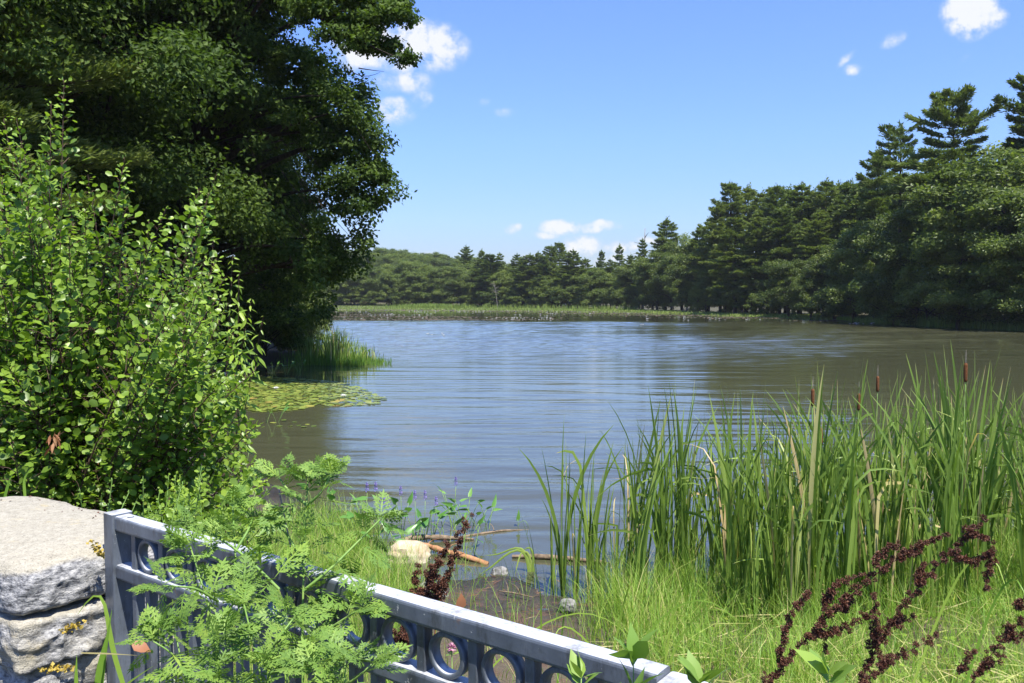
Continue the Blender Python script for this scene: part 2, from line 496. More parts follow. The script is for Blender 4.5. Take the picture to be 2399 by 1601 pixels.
nt.links.new(nmath(nt, 'MULTIPLY', wmask, nmath(nt, 'MULTIPLY', lowmask, .75)), wm.inputs[0]); nt.links.new(base, wm.inputs[6]); nt.links.new(wrack, wm.inputs[7])
sp = nt.nodes.new('ShaderNodeMix'); sp.data_type = 'RGBA'; sp.blend_type = 'MULTIPLY'; sp.inputs[0].default_value = .8
nt.links.new(wm.outputs[2], sp.inputs[6]); nt.links.new(ramp(nt, nsp, [(.3, (.45, .45, .45)), (.6, (1, 1, 1)), (.72, (1.9, 1.85, 1.7))]), sp.inputs[7])
p = nt.nodes.new('ShaderNodeBsdfPrincipled'); nt.links.new(sp.outputs[2], p.inputs['Base Color'])
nt.links.new(ramp(nt, hgt, [(.20, (.30, .30, .30)), (.34, (.9, .9, .9))]), p.inputs['Roughness'])
b = nt.nodes.new('ShaderNodeBump'); b.inputs['Strength'].default_value = .7; b.inputs['Distance'].default_value = .03
nt.links.new(nmath(nt, 'ADD', n2, nmath(nt, 'MULTIPLY', nsp, .35)), b.inputs['Height']); nt.links.new(b.outputs[0], p.inputs['Normal'])
nt.links.new(p.outputs[0], out.inputs[0])
tag(gm.build('ground', M_GROUND, smooth=True), kind='structure')

# ------------------------------------------------------------------ water
M_WATER, nt, out = new_mat('pond_water')


def wave(scale, stretch, detail, rough, dist=0.4, rot=0.0):
    tc = nt.nodes.new('ShaderNodeTexCoord')
    mp = nt.nodes.new('ShaderNodeMapping'); mp.inputs['Scale'].default_value = stretch; mp.inputs['Rotation'].default_value = (0, 0, rot)
    nt.links.new(tc.outputs['Object'], mp.inputs[0])
    n = nt.nodes.new('ShaderNodeTexNoise'); n.inputs['Scale'].default_value = scale; n.inputs['Detail'].default_value = detail
    n.inputs['Roughness'].default_value = rough; n.inputs['Distortion'].default_value = dist
    nt.links.new(mp.outputs[0], n.inputs['Vector'])
    return n.outputs[0]


w2 = wave(1.0, (2.2, 9, 1), 3, .5, .5, -.08)         # ripples
w3 = wave(1.0, (9, 22, 1), 2, .5, .3, .1)             # fine chop
gust2 = wave(1.0, (.02, .05, 1), 2, .5, .3, .4)
pos = nt.nodes.new('ShaderNodeNewGeometry'); sp_ = nt.nodes.new('ShaderNodeSeparateXYZ'); nt.links.new(pos.outputs['Position'], sp_.inputs[0])
at = nt.nodes.new('ShaderNodeAttribute'); at.attribute_name = 'tint'     # how much breeze reaches this water
h = nmath(nt, 'ADD', nmath(nt, 'MULTIPLY', w2, .006), nmath(nt, 'MULTIPLY', w3, .0030))
h = nmath(nt, 'MULTIPLY', h, at.outputs['Fac'])
b = nt.nodes.new('ShaderNodeBump'); b.inputs['Strength'].default_value = 1; b.inputs['Distance'].default_value = 1.0
nt.links.new(h, b.inputs['Height'])
fr = nt.nodes.new('ShaderNodeFresnel'); fr.inputs[0].default_value = 1.55; nt.links.new(b.outputs[0], fr.inputs['Normal'])
df = nt.nodes.new('ShaderNodeBsdfDiffuse')
nt.links.new(ramp(nt, gust2, [(.3, (.056, .058, .030)), (.7, (.072, .074, .040))]), df.inputs[0])
gl = nt.nodes.new('ShaderNodeBsdfGlossy'); gl.inputs['Roughness'].default_value = .03; gl.inputs[0].default_value = (1, 1, 1, 1)
nt.links.new(b.outputs[0], gl.inputs['Normal'])
ms = nt.nodes.new('ShaderNodeMixShader'); nt.links.new(fr.outputs[0], ms.inputs[0]); nt.links.new(df.outputs[0], ms.inputs[1]); nt.links.new(gl.outputs[0], ms.inputs[2])
nt.links.new(ms.outputs[0], out.inputs[0])


def sstep(a, b_, v): t = np.clip((v - a) / (b_ - a), 0, 1); return t * t * (3 - 2 * t)


def breeze(x, y):
    g = (np.sin(x * .11 + y * .05 + 1.2 * np.sin(y * .06)) + np.sin(y * .13 - x * .04 + 1.5 * np.sin(x * .08 + 1))) * .5
    a = .62 + .38 * g
    a = a * (1 + 1.1 * sstep(28, 62, y + .35 * x)) + .35 * sstep(40, 60, y + .5 * x)
    a = a * (1 - .90 * sstep(108, 122, y + 6 * np.sin(x * .09) + 2.5 * np.sin(x * .31 + 1)))    # lee of the lily carpets
    cove = np.maximum(sstep(-5.4, -2.2, x + y * .05), sstep(33, 44, y)); a = a * (.12 + .88 * cove)
    return a * (.15 + .85 * sstep(9.0, 12.0, y))


def wave_height(x, y):
    rg = np.random.default_rng(12); h = np.zeros_like(x)
    for k in range(26):
        lam = rg.uniform(.30, .95) if k < 20 else rg.uniform(1.6, 3.0)
        a = rg.normal(0, .17) + (.10 if k % 2 else -.12)
        kx, ky = math.sin(a) * 2 * math.pi / lam, math.cos(a) * 2 * math.pi / lam
        ph = rg.uniform(0, 6.28); wx, wy = rg.uniform(.05, .16, 2)
        env = .55 + .45 * np.sin(x * wx + y * wy * 1.7 + rg.uniform(0, 6.28))
        h += env * lam * .0032 * np.sin(kx * x + ky * y + ph + .5 * np.sin(x * .35 + k))
    return h


# the pond: real waves, finer where they are seen nearer
wm_ = MB()
WA = np.radians(np.linspace(-36, 36, 200))
WR = [7.5]
while WR[-1] < 140: WR.append(WR[-1] + np.interp(WR[-1], [7, 20, 60, 140], [.055, .075, .13, .26]))
WR = np.array(WR + list(np.linspace(145, 420, 24)))
A_, R_ = np.meshgrid(WA, WR); X_ = np.sin(A_) * R_; Y_ = np.cos(A_) * R_
br = breeze(X_, Y_)
Z_ = wave_height(X_, Y_) * br * sstep(142, 100, R_)
nc = len(WA); i = np.arange(len(WR) - 1)[:, None] * nc; j = np.arange(nc - 1)[None]
wm_.add(np.stack([X_, Y_, Z_], -1).reshape(-1, 3), np.stack([i + j, i + j + 1, i + nc + j + 1, i + nc + j], -1).reshape(-1, 4), br.ravel())
tag(wm_.build('water', M_WATER, smooth=True), kind='structure')
wf = MB()   # flat rest of the pond, outside the fan above
for s in (-1, 1):
    e = math.radians(36); wf.add([(s * math.sin(e) * 7.5, math.cos(e) * 7.5, 0), (s * math.sin(e) * 420, math.cos(e) * 420, 0), (s * 300, 60, 0), (s * 60, 8, 0)], [[0, 1, 2, 3] if s < 0 else [0, 3, 2, 1]], .4)
tag(wf.build('water', M_WATER), kind='structure')

# ------------------------------------------------------------------ trees
KITE = np.array([[0, 0, 0], [.42, .5, .06], [1, 0, -.05], [.42, -.5, .06]]); KITE_F = [[0, 1, 2, 3]]
# a lobed leaf spray, three points
OAKL = np.array([[0, 0, 0], [.30, .34, .03], [.52, .12, 0], [.78, .40, -.04], [1.0, 0, -.08], [.78, -.40, -.04], [.52, -.12, 0], [.30, -.34, .03]])
OAKL_F3 = [[0, 2, 1], [2, 4, 3], [0, 6, 2], [2, 6, 4], [0, 7, 6], [6, 5, 4]]


def leaf_axes(rng, radial, n, upb=.45, rnd=.6, out=.5):
    N = unit(radial * .55 + UP * upb + rng.normal(size=(n, 3)) * rnd)
    d = radial * out + rng.normal(size=(n, 3)) * .6 - UP * .15
    X = unit(d - N * np.sum(d * N, 1, keepdims=True)); Y = np.cross(N, X)
    return X, Y, N


def clumps_from_lobes(rng, lobes, n):
    w = np.array([l[3] * l[4] * l[5] for l in lobes]) ** .75; w /= w.sum()
    idx = rng.choice(len(lobes), n, p=w)
    L = np.array(lobes)[idx]
    d = rand_dirs(rng, n); d[:, 2] = np.where(d[:, 2] < -.35, -d[:, 2] * .6, d[:, 2])
    r = rng.uniform(.45, 1, n) ** .55
    return L[:, :3] + d * L[:, 3:6] * r[:, None], unit(d * np.array([1, 1, .8]))


def make_crown(rng, centers, outd, per, cr, L, W, mb, tmpl=(KITE, KITE_F), squash=.62, upb=.45, droop=0.0):
    n = len(centers)
    idx = np.repeat(np.arange(n), per)
    m = len(idx)
    rc = rng.uniform(.7, 1.35, n) * cr
    d = rand_dirs(rng, m)
    rr = rng.uniform(0, 1, m) ** .5
    off = d * (rc[idx] * rr)[:, None] * np.array([1, 1, squash]) + outd[idx] * (rng.uniform(0, 1, m) ** 2 * rc[idx] * .5)[:, None]
    off[:, 2] -= droop * np.abs(off[:, 0]) 
    P = centers[idx] + off
    X, Y, N = leaf_axes(rng, unit(d * .7 + outd[idx] * .6), m, upb)
    ct = rng.normal(.5, .16, n)
    t = np.clip(ct[idx] + rng.normal(0, .14, m), 0, 1)
    S = np.stack([rng.uniform(.65, 1.25, m) * L, rng.uniform(.7, 1.2, m) * W, np.full(m, L)], 1)
    mb.inst(tmpl[0], tmpl[1], P, X, Y, N, S, t)


def limbs(rng, mb, trunk_pts, trunk_r, targets, r0=.10, r1=.02, k=6, sides=5):
    """curved limbs from the trunk to each target"""
    T = np.asarray(trunk_pts)
    for q in targets:
        z0 = q[2] - np.linalg.norm(q[:2] - T[-1][:2]) * rng.uniform(.25, .6)
        z0 = min(max(z0, T[0][2] + (T[-1][2] - T[0][2]) * .22), T[-1][2] * .98)
        s = np.interp(z0, T[:, 2], np.arange(len(T)))
        a = np.array([np.interp(s, np.arange(len(T)), T[:, c]) for c in range(3)])
        ra = np.interp(s, np.arange(len(T)), trunk_r) * rng.uniform(.35, .6)
        mid = (a + q) / 2 + np.array([0, 0, .14]) * np.linalg.norm(q - a) + rng.normal(0, .06, 3) * np.linalg.norm(q - a)
        mb.tube(bez(a, mid, q, k), np.linspace(max(ra, r0 * .4), r1, k), sides, .5, False)


def broad_proto(seed, H, R, n_clump, per, L, mat, base=.08):
    """returns (trunk mesh, crown mesh, H); unit metre tree standing at the origin"""
    rng = np.random.default_rng(seed)
    zc = H * (base + 1) / 2
    lobes = [(0, 0, zc, R * .75, R * .75, H * (1 - base) / 2 * .95)]
    for _ in range(9):
        a = rng.uniform(0, 6.28); hh = rng.uniform(base + .1, .92)
        rr = R * (1 - ((hh - .5) / .62) ** 2) * .62
        s = R * rng.uniform(.32, .52)
        lobes.append((math.cos(a) * rr, math.sin(a) * rr, H * hh - s * .2, s, s, s * rng.uniform(.55, .9)))
    C, D = clumps_from_lobes(rng, lobes, n_clump)
    C[:, 2] = np.clip(C[:, 2], H * base * .55, None)
    mb = MB(); make_crown(rng, C, D, per, R * .19, L, L * .62, mb)
    tb = MB()
    tp = resample([(0, 0, -.6), (rng.normal(0, .2), rng.normal(0, .2), H * .3), (rng.normal(0, .5), rng.normal(0, .5), H * .8)], 9)
    tr = np.linspace(H * .019, H * .006, 9)
    tb.tube(tp, tr, 8, .5, False)
    limbs(rng, tb, tp, tr, C[rng.choice(len(C), min(26, len(C)), False)])
    return tb.mesh('trunk', M_BARK, True), mb.mesh('crown', mat), H


def pine_proto(seed, H, R, dens=1.0, lean=0.0, gap=.25, start=.3, ragged=.35, pw=.62, fine=1.0):
    rng = np.random.default_rng(seed)
    tb, mb = MB(), MB()
    lx, ly = rng.normal(0, .3, 2)
    tp = resample([(0, 0, -.6), (lx * .3, ly * .3, H * .4), (lx + lean, ly, H * .985)], 12)
    tr = np.linspace(H * .015, H * .002, 12)
    tb.tube(tp, tr, 8, .5, False)
    z = H * start
    P, DR, OUT, TT = [], [], [], []
    while z < H * .985:
        s = (z / H - start) / (1 - start)
        prof = (1 - s) ** pw * (.45 + .55 * min(1, (s + .12) / .34))
        nb = rng.integers(4, 7)
        a0 = rng.uniform(0, 6.28)
        c0 = np.array([np.interp(z, tp[:, 2], tp[:, k]) for k in range(3)])
        for b_ in range(nb):
            if rng.uniform() < gap * (1 - s): continue
            a = a0 + b_ * 6.28 / nb + rng.normal(0, .3)
            Lb = max(.45, R * prof * rng.uniform(1 - ragged * 1.4, 1 + ragged * .6))
            dr = np.array([math.cos(a), math.sin(a), 0])
            rise = np.interp(s, [0, .5, 1], [.0, .12, .6]) + rng.normal(0, .07)
            e = c0 + dr * Lb + UP * (Lb * rise)
            mid = c0 + dr * Lb * .5 + UP * (Lb * rise * .25 - Lb * .02)
            br = bez(c0, mid, e, 5)
            tb.tube(br, np.linspace(max(.02, .016 * Lb), .008, 5), 4, .5, False)
            nt_ = int(Lb * 62 * dens) + 14
            u = rng.uniform(.22, 1.02, nt_) ** .8
            pc = np.stack([np.interp(u, np.linspace(0, 1, 5), br[:, k]) for k in range(3)], 1)
            side = np.array([-dr[1], dr[0], 0])
            wid = Lb * .30 * np.sin(np.clip(u * .9 + .08, 0, 1) * math.pi) ** .7 + .12
            lat = rng.normal(0, .55, nt_)
            pc = pc + side * (lat * wid)[:, None] + UP * (rng.normal(.06, .10, nt_) + .05 * np.abs(lat))[:, None]
            dd = unit(dr * .8 + side * (lat * .9)[:, None] + UP * rng.uniform(.05, .95, nt_)[:, None] + rng.normal(0, .3, (nt_, 3)))
            P.append(pc); DR.append(dd); OUT.append(np.repeat(dr[None], nt_, 0))
            TT.append(np.clip(rng.normal(.46 + .1 * rng.normal(), .13, nt_) + (u - .6) * .35, 0, 1))
        z += H * rng.uniform(.026, .046)
    top = tp[-1]; nt_ = 90
    P.append(top + rng.normal(0, .16, (nt_, 3)) * np.array([1, 1, 3.0])); DR.append(unit(rng.normal(0, .5, (nt_, 3)) + UP)); TT.append(np.full(nt_, .6))
    P = np.concatenate(P); DR = np.concatenate(DR); TT = np.concatenate(TT); m = len(P)
    N = unit(rng.normal(size=(m, 3)) + UP * .9)
    X = DR; Y = unit(np.cross(N, X)); Z = np.cross(X, Y)
    S = np.stack([rng.uniform(.36, .66, m) * fine, rng.uniform(.13, .21, m) * fine, np.ones(m) * .3], 1)
    mb.inst(KITE, KITE_F, P, X, Y, Z, S, TT)
    return tb.mesh('trunk', M_BARK, True), mb.mesh('crown', M_PINE), H


def plant_tree(proto, x, y, H, label, group=None, name='broadleaf_tree', cat='tree', rz=0.0, wide=1.0, zoff=0.0):
    s = H / proto[2]
    o = thing(name, label, cat, (x, y, gz(x, y) + zoff), rz, group, (s * wide, s * wide, s))
    link('trunk', proto[0], o); link('crown', proto[1], o)
    return o


BROAD = [broad_proto(10 + k, 14, 5.2 + .5 * (k % 3), 125, 215, .31, M_BROAD) for k in range(5)]
SHRUB = [broad_proto(30 + k, 5, 3.2, 60, 130, .22, M_BROAD, .02) for k in range(3)]
PINES = [pine_proto(50 + k, 24, 4.6 + .5 * (k % 3), 1.45, 0, .06 + .05 * (k % 3), .14 + .04 * (k % 3), .42, .46) for k in range(5)]
HERO_PINE = pine_proto(71, 26, 7.4, 1.9, .7, .10, .34, .55, .42)
FLAT_PINE = pine_proto(75, 24, 4.6, 1.1, -.3, .42, .55, .6, .36)
NEAR_PINE = pine_proto(90, 24, 5.0, 4.5, 0, .1, .12, .4, .62, .5)
SLIM_PINE = pine_proto(78, 22, 2.8, 1.4, 0, .35, .3, .7, .4)

rt = np.random.default_rng(5)


def T(proto, px, ytop, D, label, group=None, name='broadleaf_tree', wide=1.0, rz=None):
    p = at_depth(px, ytop, D)
    g = gz(p[0], p[1])
    return plant_tree(proto, p[0], p[1], p[2] - g, label, group, name, rz=rt.uniform(0, 6.28) if rz is None else rz, wide=wide)


# right bank, single trees one can point to
T(HERO_PINE, 2248, 226, 96, 'tallest broad spreading pine above the right bank, long branches reaching left', name='pine_tree', rz=2.6)
T(FLAT_PINE, 2115, 303, 108, 'flat topped open pine with bare trunk showing, left of the tallest pine', name='pine_tree', rz=1.0)
T(PINES[1], 2062, 358, 118, 'short dense pine left of the flat topped pine on the right bank', name='pine_tree')
T(HERO_PINE, 2425, 190, 92, 'tall pine cut by the right picture edge above the bank', name='pine_tree', rz=.4)
T(BROAD[0], 2350, 330, 86, 'big round dark leafy tree below the pine at the right picture edge', wide=1.25)
T(BROAD[1], 2150, 470, 99, 'light green rounded tree below the flat topped pine on the right bank', wide=1.2)
T(BROAD[2], 2250, 560, 88, 'broad dark tree leaning over the water below the tallest pine', wide=1.3)
T(BROAD[3], 2010, 520, 114, 'yellow green maple left of the short dense pine at the water', wide=1.1)
T(BROAD[4], 2420, 480, 80, 'dark leafy tree at the water by the right picture edge', wide=1.3)
T(BROAD[2], 1850, 610, 134, 'sunlit rounded tree in front of the pines where the marsh strip ends', wide=1.2)
T(BROAD[0], 1935, 600, 126, 'sunlit leafy tree at the right end of the marsh strip', wide=1.15)
T(PINES[0], 1560, 517, 205, 'lone dark pine at the left end of the right bank, higher than its neighbours', name='pine_tree', wide=1.35)
T(PINES[2], 1715, 436, 168, 'leftmost tall pine of the dense pine row on the right bank', name='pine_tree', wide=1.1)
T(PINES[3], 1690, 480, 166, 'pine with ragged left edge just left of the tall pine row', name='pine_tree')
T(PINES[4], 1505, 562, 214, 'thin pine with a bare dead leader between the far shore and the right bank', name='pine_tree', wide=.8)
# pine row and its front
g1 = 'pines of the dense row on the right bank'
for k, (px, yt, D) in enumerate([(1752, 442, 172), (1785, 450, 164), (1815, 438, 158), (1846, 446, 166), (1878, 430, 150), (1905, 445, 160), (1935, 424, 146), (1962, 434, 152),
                                 (1990, 426, 140), (2018, 430, 134), (1640, 535, 186), (1662, 512, 178), (1725, 520, 156), (1800, 560, 150), (1862, 540, 142), (1920, 500, 138),
                                 (1770, 500, 150), (1830, 490, 145)]):
    T(PINES[k % 5], px, yt + rt.uniform(-4, 8), D, 'tall green pine in the dense row above the right bank', g1, 'pine_tree', wide=rt.uniform(1.1, 1.45))
g2 = 'leafy trees along the right bank'
for k, (px, yt, D) in enumerate([(1600, 545, 198), (1622, 590, 186), (1575, 600, 196), (1540, 590, 204), (1655, 640, 170), (1700, 645, 162), (1760, 650, 150), (1800, 655, 146), (1530, 640, 206), (1610, 650, 184),
                                 (2060, 520, 120), (2090, 540, 112), (2190, 500, 112), (2290, 430, 105), (2380, 400, 100), (2050, 620, 108), (2110, 600, 104), (2180, 640, 96), (2320, 600, 86),
                                 (2455, 420, 92), (2500, 400, 84), (2540, 350, 78), (2480, 560, 76), (2000, 640, 114), (1900, 640, 128), (2140, 400, 132), (2330, 370, 120), (2220, 390, 128), (2000, 480, 150)]):
    T(BROAD[k % 5], px, yt + rt.uniform(-6, 8), D, 'leafy green tree standing among others in the crowd along the right bank', g2, wide=rt.uniform(1.0, 1.35))
g3 = 'low bushes under the trees at the right waterline'
for k, (px, D) in enumerate([(1580, 197), (1640, 176), (1690, 165), (1740, 153), (1800, 143), (1850, 136), (1905, 129), (1960, 122), (2010, 113), (2060, 107), (2110, 101), (2160, 95), (2210, 91), (2260, 87), (2310, 84),
                             (2085, 106), (2100, 99), (2120, 97), (2135, 101), (2145, 95), (2180, 92), (2360, 82), (2410, 79), (2460, 77), (1530, 206), (1715, 160)]):
    T(SHRUB[k % 3], px, 700 - rt.uniform(30, 75) * 90 / D, D + 1.5, 'low dark bush at the waterline under the trees of the right bank', g3, 'shrub', wide=rt.uniform(.9, 1.3))

# far shore
T(PINES[1], 1090, 580, 312, 'dark pine rising alone above the rounded trees on the far left shore', name='pine_tree', wide=1.2)
T(PINES[2], 1312, 572, 288, 'highest pine of the far shore, right of centre', name='pine_tree', wide=1.2)
T(SLIM_PINE, 1452, 578, 240, 'thin scraggly pine standing alone near the right end of the far shore', name='pine_tree')
T(PINES[3], 1408, 590, 262, 'small pointed pine left of the thin scraggly pine on the far shore', name='pine_tree', wide=.8)
T(BROAD[1], 1215, 660, 262, 'bright green rounded tree at the waterline in the middle of the far shore', wide=1.3)
T(BROAD[3], 1390, 640, 240, 'wide sunlit round tree at the right end of the far shore', wide=1.5)
g4 = 'pines of the far shore'
for k, (px, yt, D) in enumerate([(1128, 592, 300), (1150, 596, 308), (1172, 584, 292), (1210, 590, 300), (1240, 586, 286), (1262, 594, 292), (1290, 580, 296), (1330, 584, 280), (1345, 592, 274), (1372, 602, 276),
                                 (1180, 620, 280), (1300, 620, 270), (1255, 640, 266), (1480, 600, 228), (1500, 610, 224), (1110, 620, 296), (1275, 600, 310), (1225, 605, 310), (1430, 615, 250)]):
    D = np.interp(px, [740, 1100, 1400, 1500], [279, 272, 226, 210]) + rt.uniform(3, 16)
    T(PINES[(k * 2) % 5], px, yt + rt.uniform(-4, 14), D, 'dark pine among many along the middle of the far shore', g4, 'pine_tree', wide=rt.uniform(1.1, 1.6))
g5 = 'rounded trees of the far shore'
for k in range(44):
    px = 740 + k * 17.5 + rt.uniform(-8, 8)
    D = np.interp(px, [740, 1100, 1400, 1500], [279, 272, 226, 210]) + rt.uniform(5, 14)
    T(BROAD[k % 5], px, rt.uniform(618, 676), D, 'rounded green tree in the front row of the far shore', g5, wide=rt.uniform(1.0, 1.5))
for k in range(26):
    px = 700 + k * 27 + rt.uniform(-10, 10)
    D = np.interp(px, [700, 1100, 1400], [312, 300, 258]) + rt.uniform(0, 16)
    T(BROAD[(k + 2) % 5], px, rt.uniform(612, 640), D, 'rounded tree in the second row behind the far shore', 'second row trees of the far shore', wide=rt.uniform(1.2, 1.6))
g6 = 'trees on the wooded rise behind the far left shore'
for k in range(34):
    px = 780 + (k % 17) * 22 + rt.uniform(-9, 9)
    D = 390 + (k // 17) * 32 + rt.uniform(-8, 8)
    yt = np.interp(px, [780, 900, 1000, 1100, 1150], [578, 582, 590, 600, 606]) + (0 if k >= 17 else 12) + rt.uniform(-3, 4)
    T(BROAD[k % 5], px, yt, D, 'rounded tree on the wooded rise behind the far left shore', g6, wide=rt.uniform(1.2, 1.6))
for k in range(40):
    px = 720 + k * 20.5 + rt.uniform(-8, 8)
    D = np.interp(px, [740, 1100, 1400, 1520], [279, 272, 226, 208]) + rt.uniform(3.5, 7)
    p = at_depth(px, 700, D)
    plant_tree(SHRUB[k % 3], p[0], p[1], rt.uniform(3.2, 6.5), 'low rounded bush at the waterline of the far shore', 'bushes along the far shore', 'shrub', 'shrub', rt.uniform(0, 6.28), rt.uniform(1.0, 1.5))
# the wood that closes the gaps, too far back to tell its trees apart
wb = MB(); rng = np.random.default_rng(77)
n = 15000
aa = np.radians(rng.uniform(-50, 36, n)); DD = np.interp(np.degrees(aa), [-50, -22, -16, 6, 12, 20, 34], [75, 130, 440, 400, 300, 210, 150]) + rng.uniform(0, 25, n)
xx, yy = np.sin(aa) * DD, np.cos(aa) * DD
zz = ground_z(xx, yy) + rng.uniform(0, 1, n) ** .8 * 13.5
mN = unit(rng.normal(size=(n, 3)) + UP * .5 + np.array([0, -.6, 0])); X, Y, Z = frame(rng.normal(size=(n, 3)), mN)
wb.inst(KITE, KITE_F, np.stack([xx, yy, zz], 1), X, Y, Z, np.stack([rng.uniform(1.4, 2.6, n), rng.uniform(1.2, 2, n), np.ones(n)], 1), rng.uniform(.1, .7, n))
o = tag(wb.build('far_wood', M_BROAD), 'dark far wood behind the trees of the far shore', 'woodland', kind='stuff')

# pale dead snag leaning at the far shore, and the grey brush in the water
def snag(name, label, cat, px, py, D, H, seed, lean=.3):
    rng = np.random.default_rng(seed)
    p = at_depth(px, py, D); o = thing(name, label, cat, (p[0], p[1], gz(p[0], p[1])))
    mb = MB(); tp = resample([(0, 0, -.3), (lean * .4, 0, H * .5), (lean, 0, H)], 8); mb.tube(tp, np.linspace(H * .013, H * .004, 8), 6)
    mb.build('trunk', M_DEADWOOD, o, True)
    for k in range(11):
        s = rng.uniform(.3, .95); a = np.array([np.interp(s * 7, np.arange(8), tp[:, c]) for c in range(3)])
        d = rng.uniform(-1, 1); mb = MB(); mb.tube(bez(a, a + [d * H * .1, rng.normal(0, .5), H * .05], a + [d * H * .2, rng.normal(0, .8), H * rng.uniform(-.05, .12)], 5), np.linspace(H * .006, H * .002, 5), 4)
        mb.build('branch', M_DEADWOOD, o, True)


snag('dead_tree', 'pale bare dead snag leaning left among the trees of the far shore', 'dead tree', 1166, 730, 258, 8.0, 1, -1.2)
snag('dead_tree', 'grey dead leader poking above the thin pine between the shores', 'dead tree', 1506, 727, 215, 20.5, 2, .4)
rng = np.random.default_rng(9)
p = at_height(1617, 733, 0); o = thing('brush_pile', 'grey dead brush lying in the water before the right bank', 'driftwood', (p[0], p[1], 0))
for k in range(16):
    a = rng.uniform(-2.2, 1.6); mb = MB(); mb.tube(bez((a, 0, -.1), (a + .5, 0, rng.uniform(1.2, 2.2)), (a + rng.uniform(1, 2.4), rng.normal(0, .5), rng.uniform(.2, 1.6)), 6), np.linspace(.07, .025, 6), 4)
    mb.build('branch', M_DEADWOOD, o, True)

# ------------------------------------------------------------------ the wood on the left bank
def px_lobe(px, py, D, rx, ry, rz): p = at_depth(px, py, D); return (p[0], p[1], p[2], rx, ry, rz)


rng = np.random.default_rng(101)
ob = at_depth(405, 870, 36); ob[2] = gz(ob[0], ob[1])
OAK_L = [px_lobe(*a) for a in [
    (560, 240, 36, 4.5, 5, 4.5), (480, -60, 36, 6, 6, 3.5), (650, -120, 33, 4.2, 4, 2.3), (745, -60, 31, 2.6, 3, 1.5), (640, 330, 35, 3.0, 3, 2.8),
    (800, 310, 34, 1.3, 2.2, 1.7), (840, 250, 34, .7, 1.2, .9), (790, 500, 34, 1.5, 2.2, 1.9), (862, 420, 33.5, .8, 1.2, .75), (880, 380, 33.5, .5, .8, .35), (895, 440, 33.5, .4, .5, .35),
    (850, 545, 33, .9, 1.2, .6), (900, 570, 33, .5, .6, .25), (700, 620, 34, 2.2, 2.5, 1.6), (600, 560, 36, 3, 3, 3), (560, 700, 37, 3.2, 3, 2.2), (690, 710, 37, 1.5, 2, 1.0),
    (620, 790, 38, 2.2, 2, 1.2), (790, 620, 34, 1.2, 1.6, .8), (760, 400, 34, 1.6, 2, 1.8), (530, 470, 37, 3, 3, 3), (880, 500, 33, .35, .5, .3), (845, 180, 34.5, .5, .8, .5), (760, 680, 34, 1.3, 1.8, .9), (830, 600, 33.5, .8, 1.2, .6), (700, 770, 36, 1.4, 1.6, .7), (800, 410, 33.5, 1.5, 1.8, 1.6), (850, 330, 33.5, .8, 1.2, 1.0), (840, 480, 33.2, .9, 1.2, .9)]]
C, Dd = clumps_from_lobes(rng, OAK_L, 640)
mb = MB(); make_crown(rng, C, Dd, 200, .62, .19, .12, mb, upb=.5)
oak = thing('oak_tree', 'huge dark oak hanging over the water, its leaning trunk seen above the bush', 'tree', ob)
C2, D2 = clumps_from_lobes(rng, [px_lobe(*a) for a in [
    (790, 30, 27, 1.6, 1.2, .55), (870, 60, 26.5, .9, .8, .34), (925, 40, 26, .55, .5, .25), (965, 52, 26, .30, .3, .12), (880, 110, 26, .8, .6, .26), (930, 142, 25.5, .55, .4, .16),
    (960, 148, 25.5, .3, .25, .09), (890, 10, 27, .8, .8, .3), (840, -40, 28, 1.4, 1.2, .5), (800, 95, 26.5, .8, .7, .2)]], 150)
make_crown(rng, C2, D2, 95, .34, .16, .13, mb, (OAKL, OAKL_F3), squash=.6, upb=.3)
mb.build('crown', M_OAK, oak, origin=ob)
tb = MB()
tp = resample([ob - UP * .6, at_depth(432, 470, 36), at_depth(492, 210, 36), at_depth(545, 20, 35.5), at_depth(590, -160, 35)], 16)
tr = np.linspace(.46, .24, 16)
tb.tube(tp, tr, 12, .5, False)
limbs(rng, tb, tp, tr, C[rng.choice(len(C), 90, False)], r0=.12, r1=.015, k=8, sides=5)
tb.build('trunk', M_BARK, oak, True, origin=ob)
lb = MB()
pp = resample([at_depth(600, -200, 33), at_depth(700, -10, 29), at_depth(760, 60, 27), at_depth(850, 100, 26), at_depth(940, 140, 25.5)], 12)
lb.tube(pp, np.linspace(.16, .012, 12), 6, .5, False)
for q in C2[rng.choice(len(C2), 46, False)]:
    k = int(np.argmin(np.linalg.norm(pp - q, axis=1))); k = max(1, k - 2)
    lb.tube(bez(pp[k], (pp[k] + q) / 2 + rng.normal(0, .12, 3), q, 6), np.linspace(.03, .006, 6), 4, .5, False)
for a, b_, c in [((820, 165, 26), (850, 190, 26), (890, 170, 26)), ((840, 160, 26), (870, 165, 26), (900, 168, 26)), ((855, 70, 26), (862, 110, 26), (890, 120, 26))]:
    lb.tube(bez(at_depth(*a), at_depth(*b_), at_depth(*c), 7), np.linspace(.02, .004, 7), 4, .5, False)
lb.build('limb', M_BARK, oak, True, origin=ob)
# bare hanging twigs under the crown
for k in range(44):
    px, py = rng.uniform(560, 860), rng.uniform(230, 560)
    p0 = at_depth(px, py, 32 + rng.uniform(-.3, 2.5)); L = rng.uniform(.8, 2.6)
    d = np.array([rng.uniform(.1, .8), rng.normal(0, .3), -rng.uniform(.5, 1.1)])
    p1 = p0 + d * L * .5 + np.array([.15, 0, 0]); p2 = p0 + d * L + np.array([rng.uniform(-.1, .5), 0, .1])
    db = MB(); db.tube(bez(p0, p1, p2, 6), np.linspace(.016, .004, 6), 3, .5, False); db.build('dead_branch', M_BARK, oak, origin=ob)

# the other trees of the left wood
def big_proto(seed, H, R, n_clump, per, L, mat, base=.18): return broad_proto(seed, H, R, n_clump, per, L, mat, base)


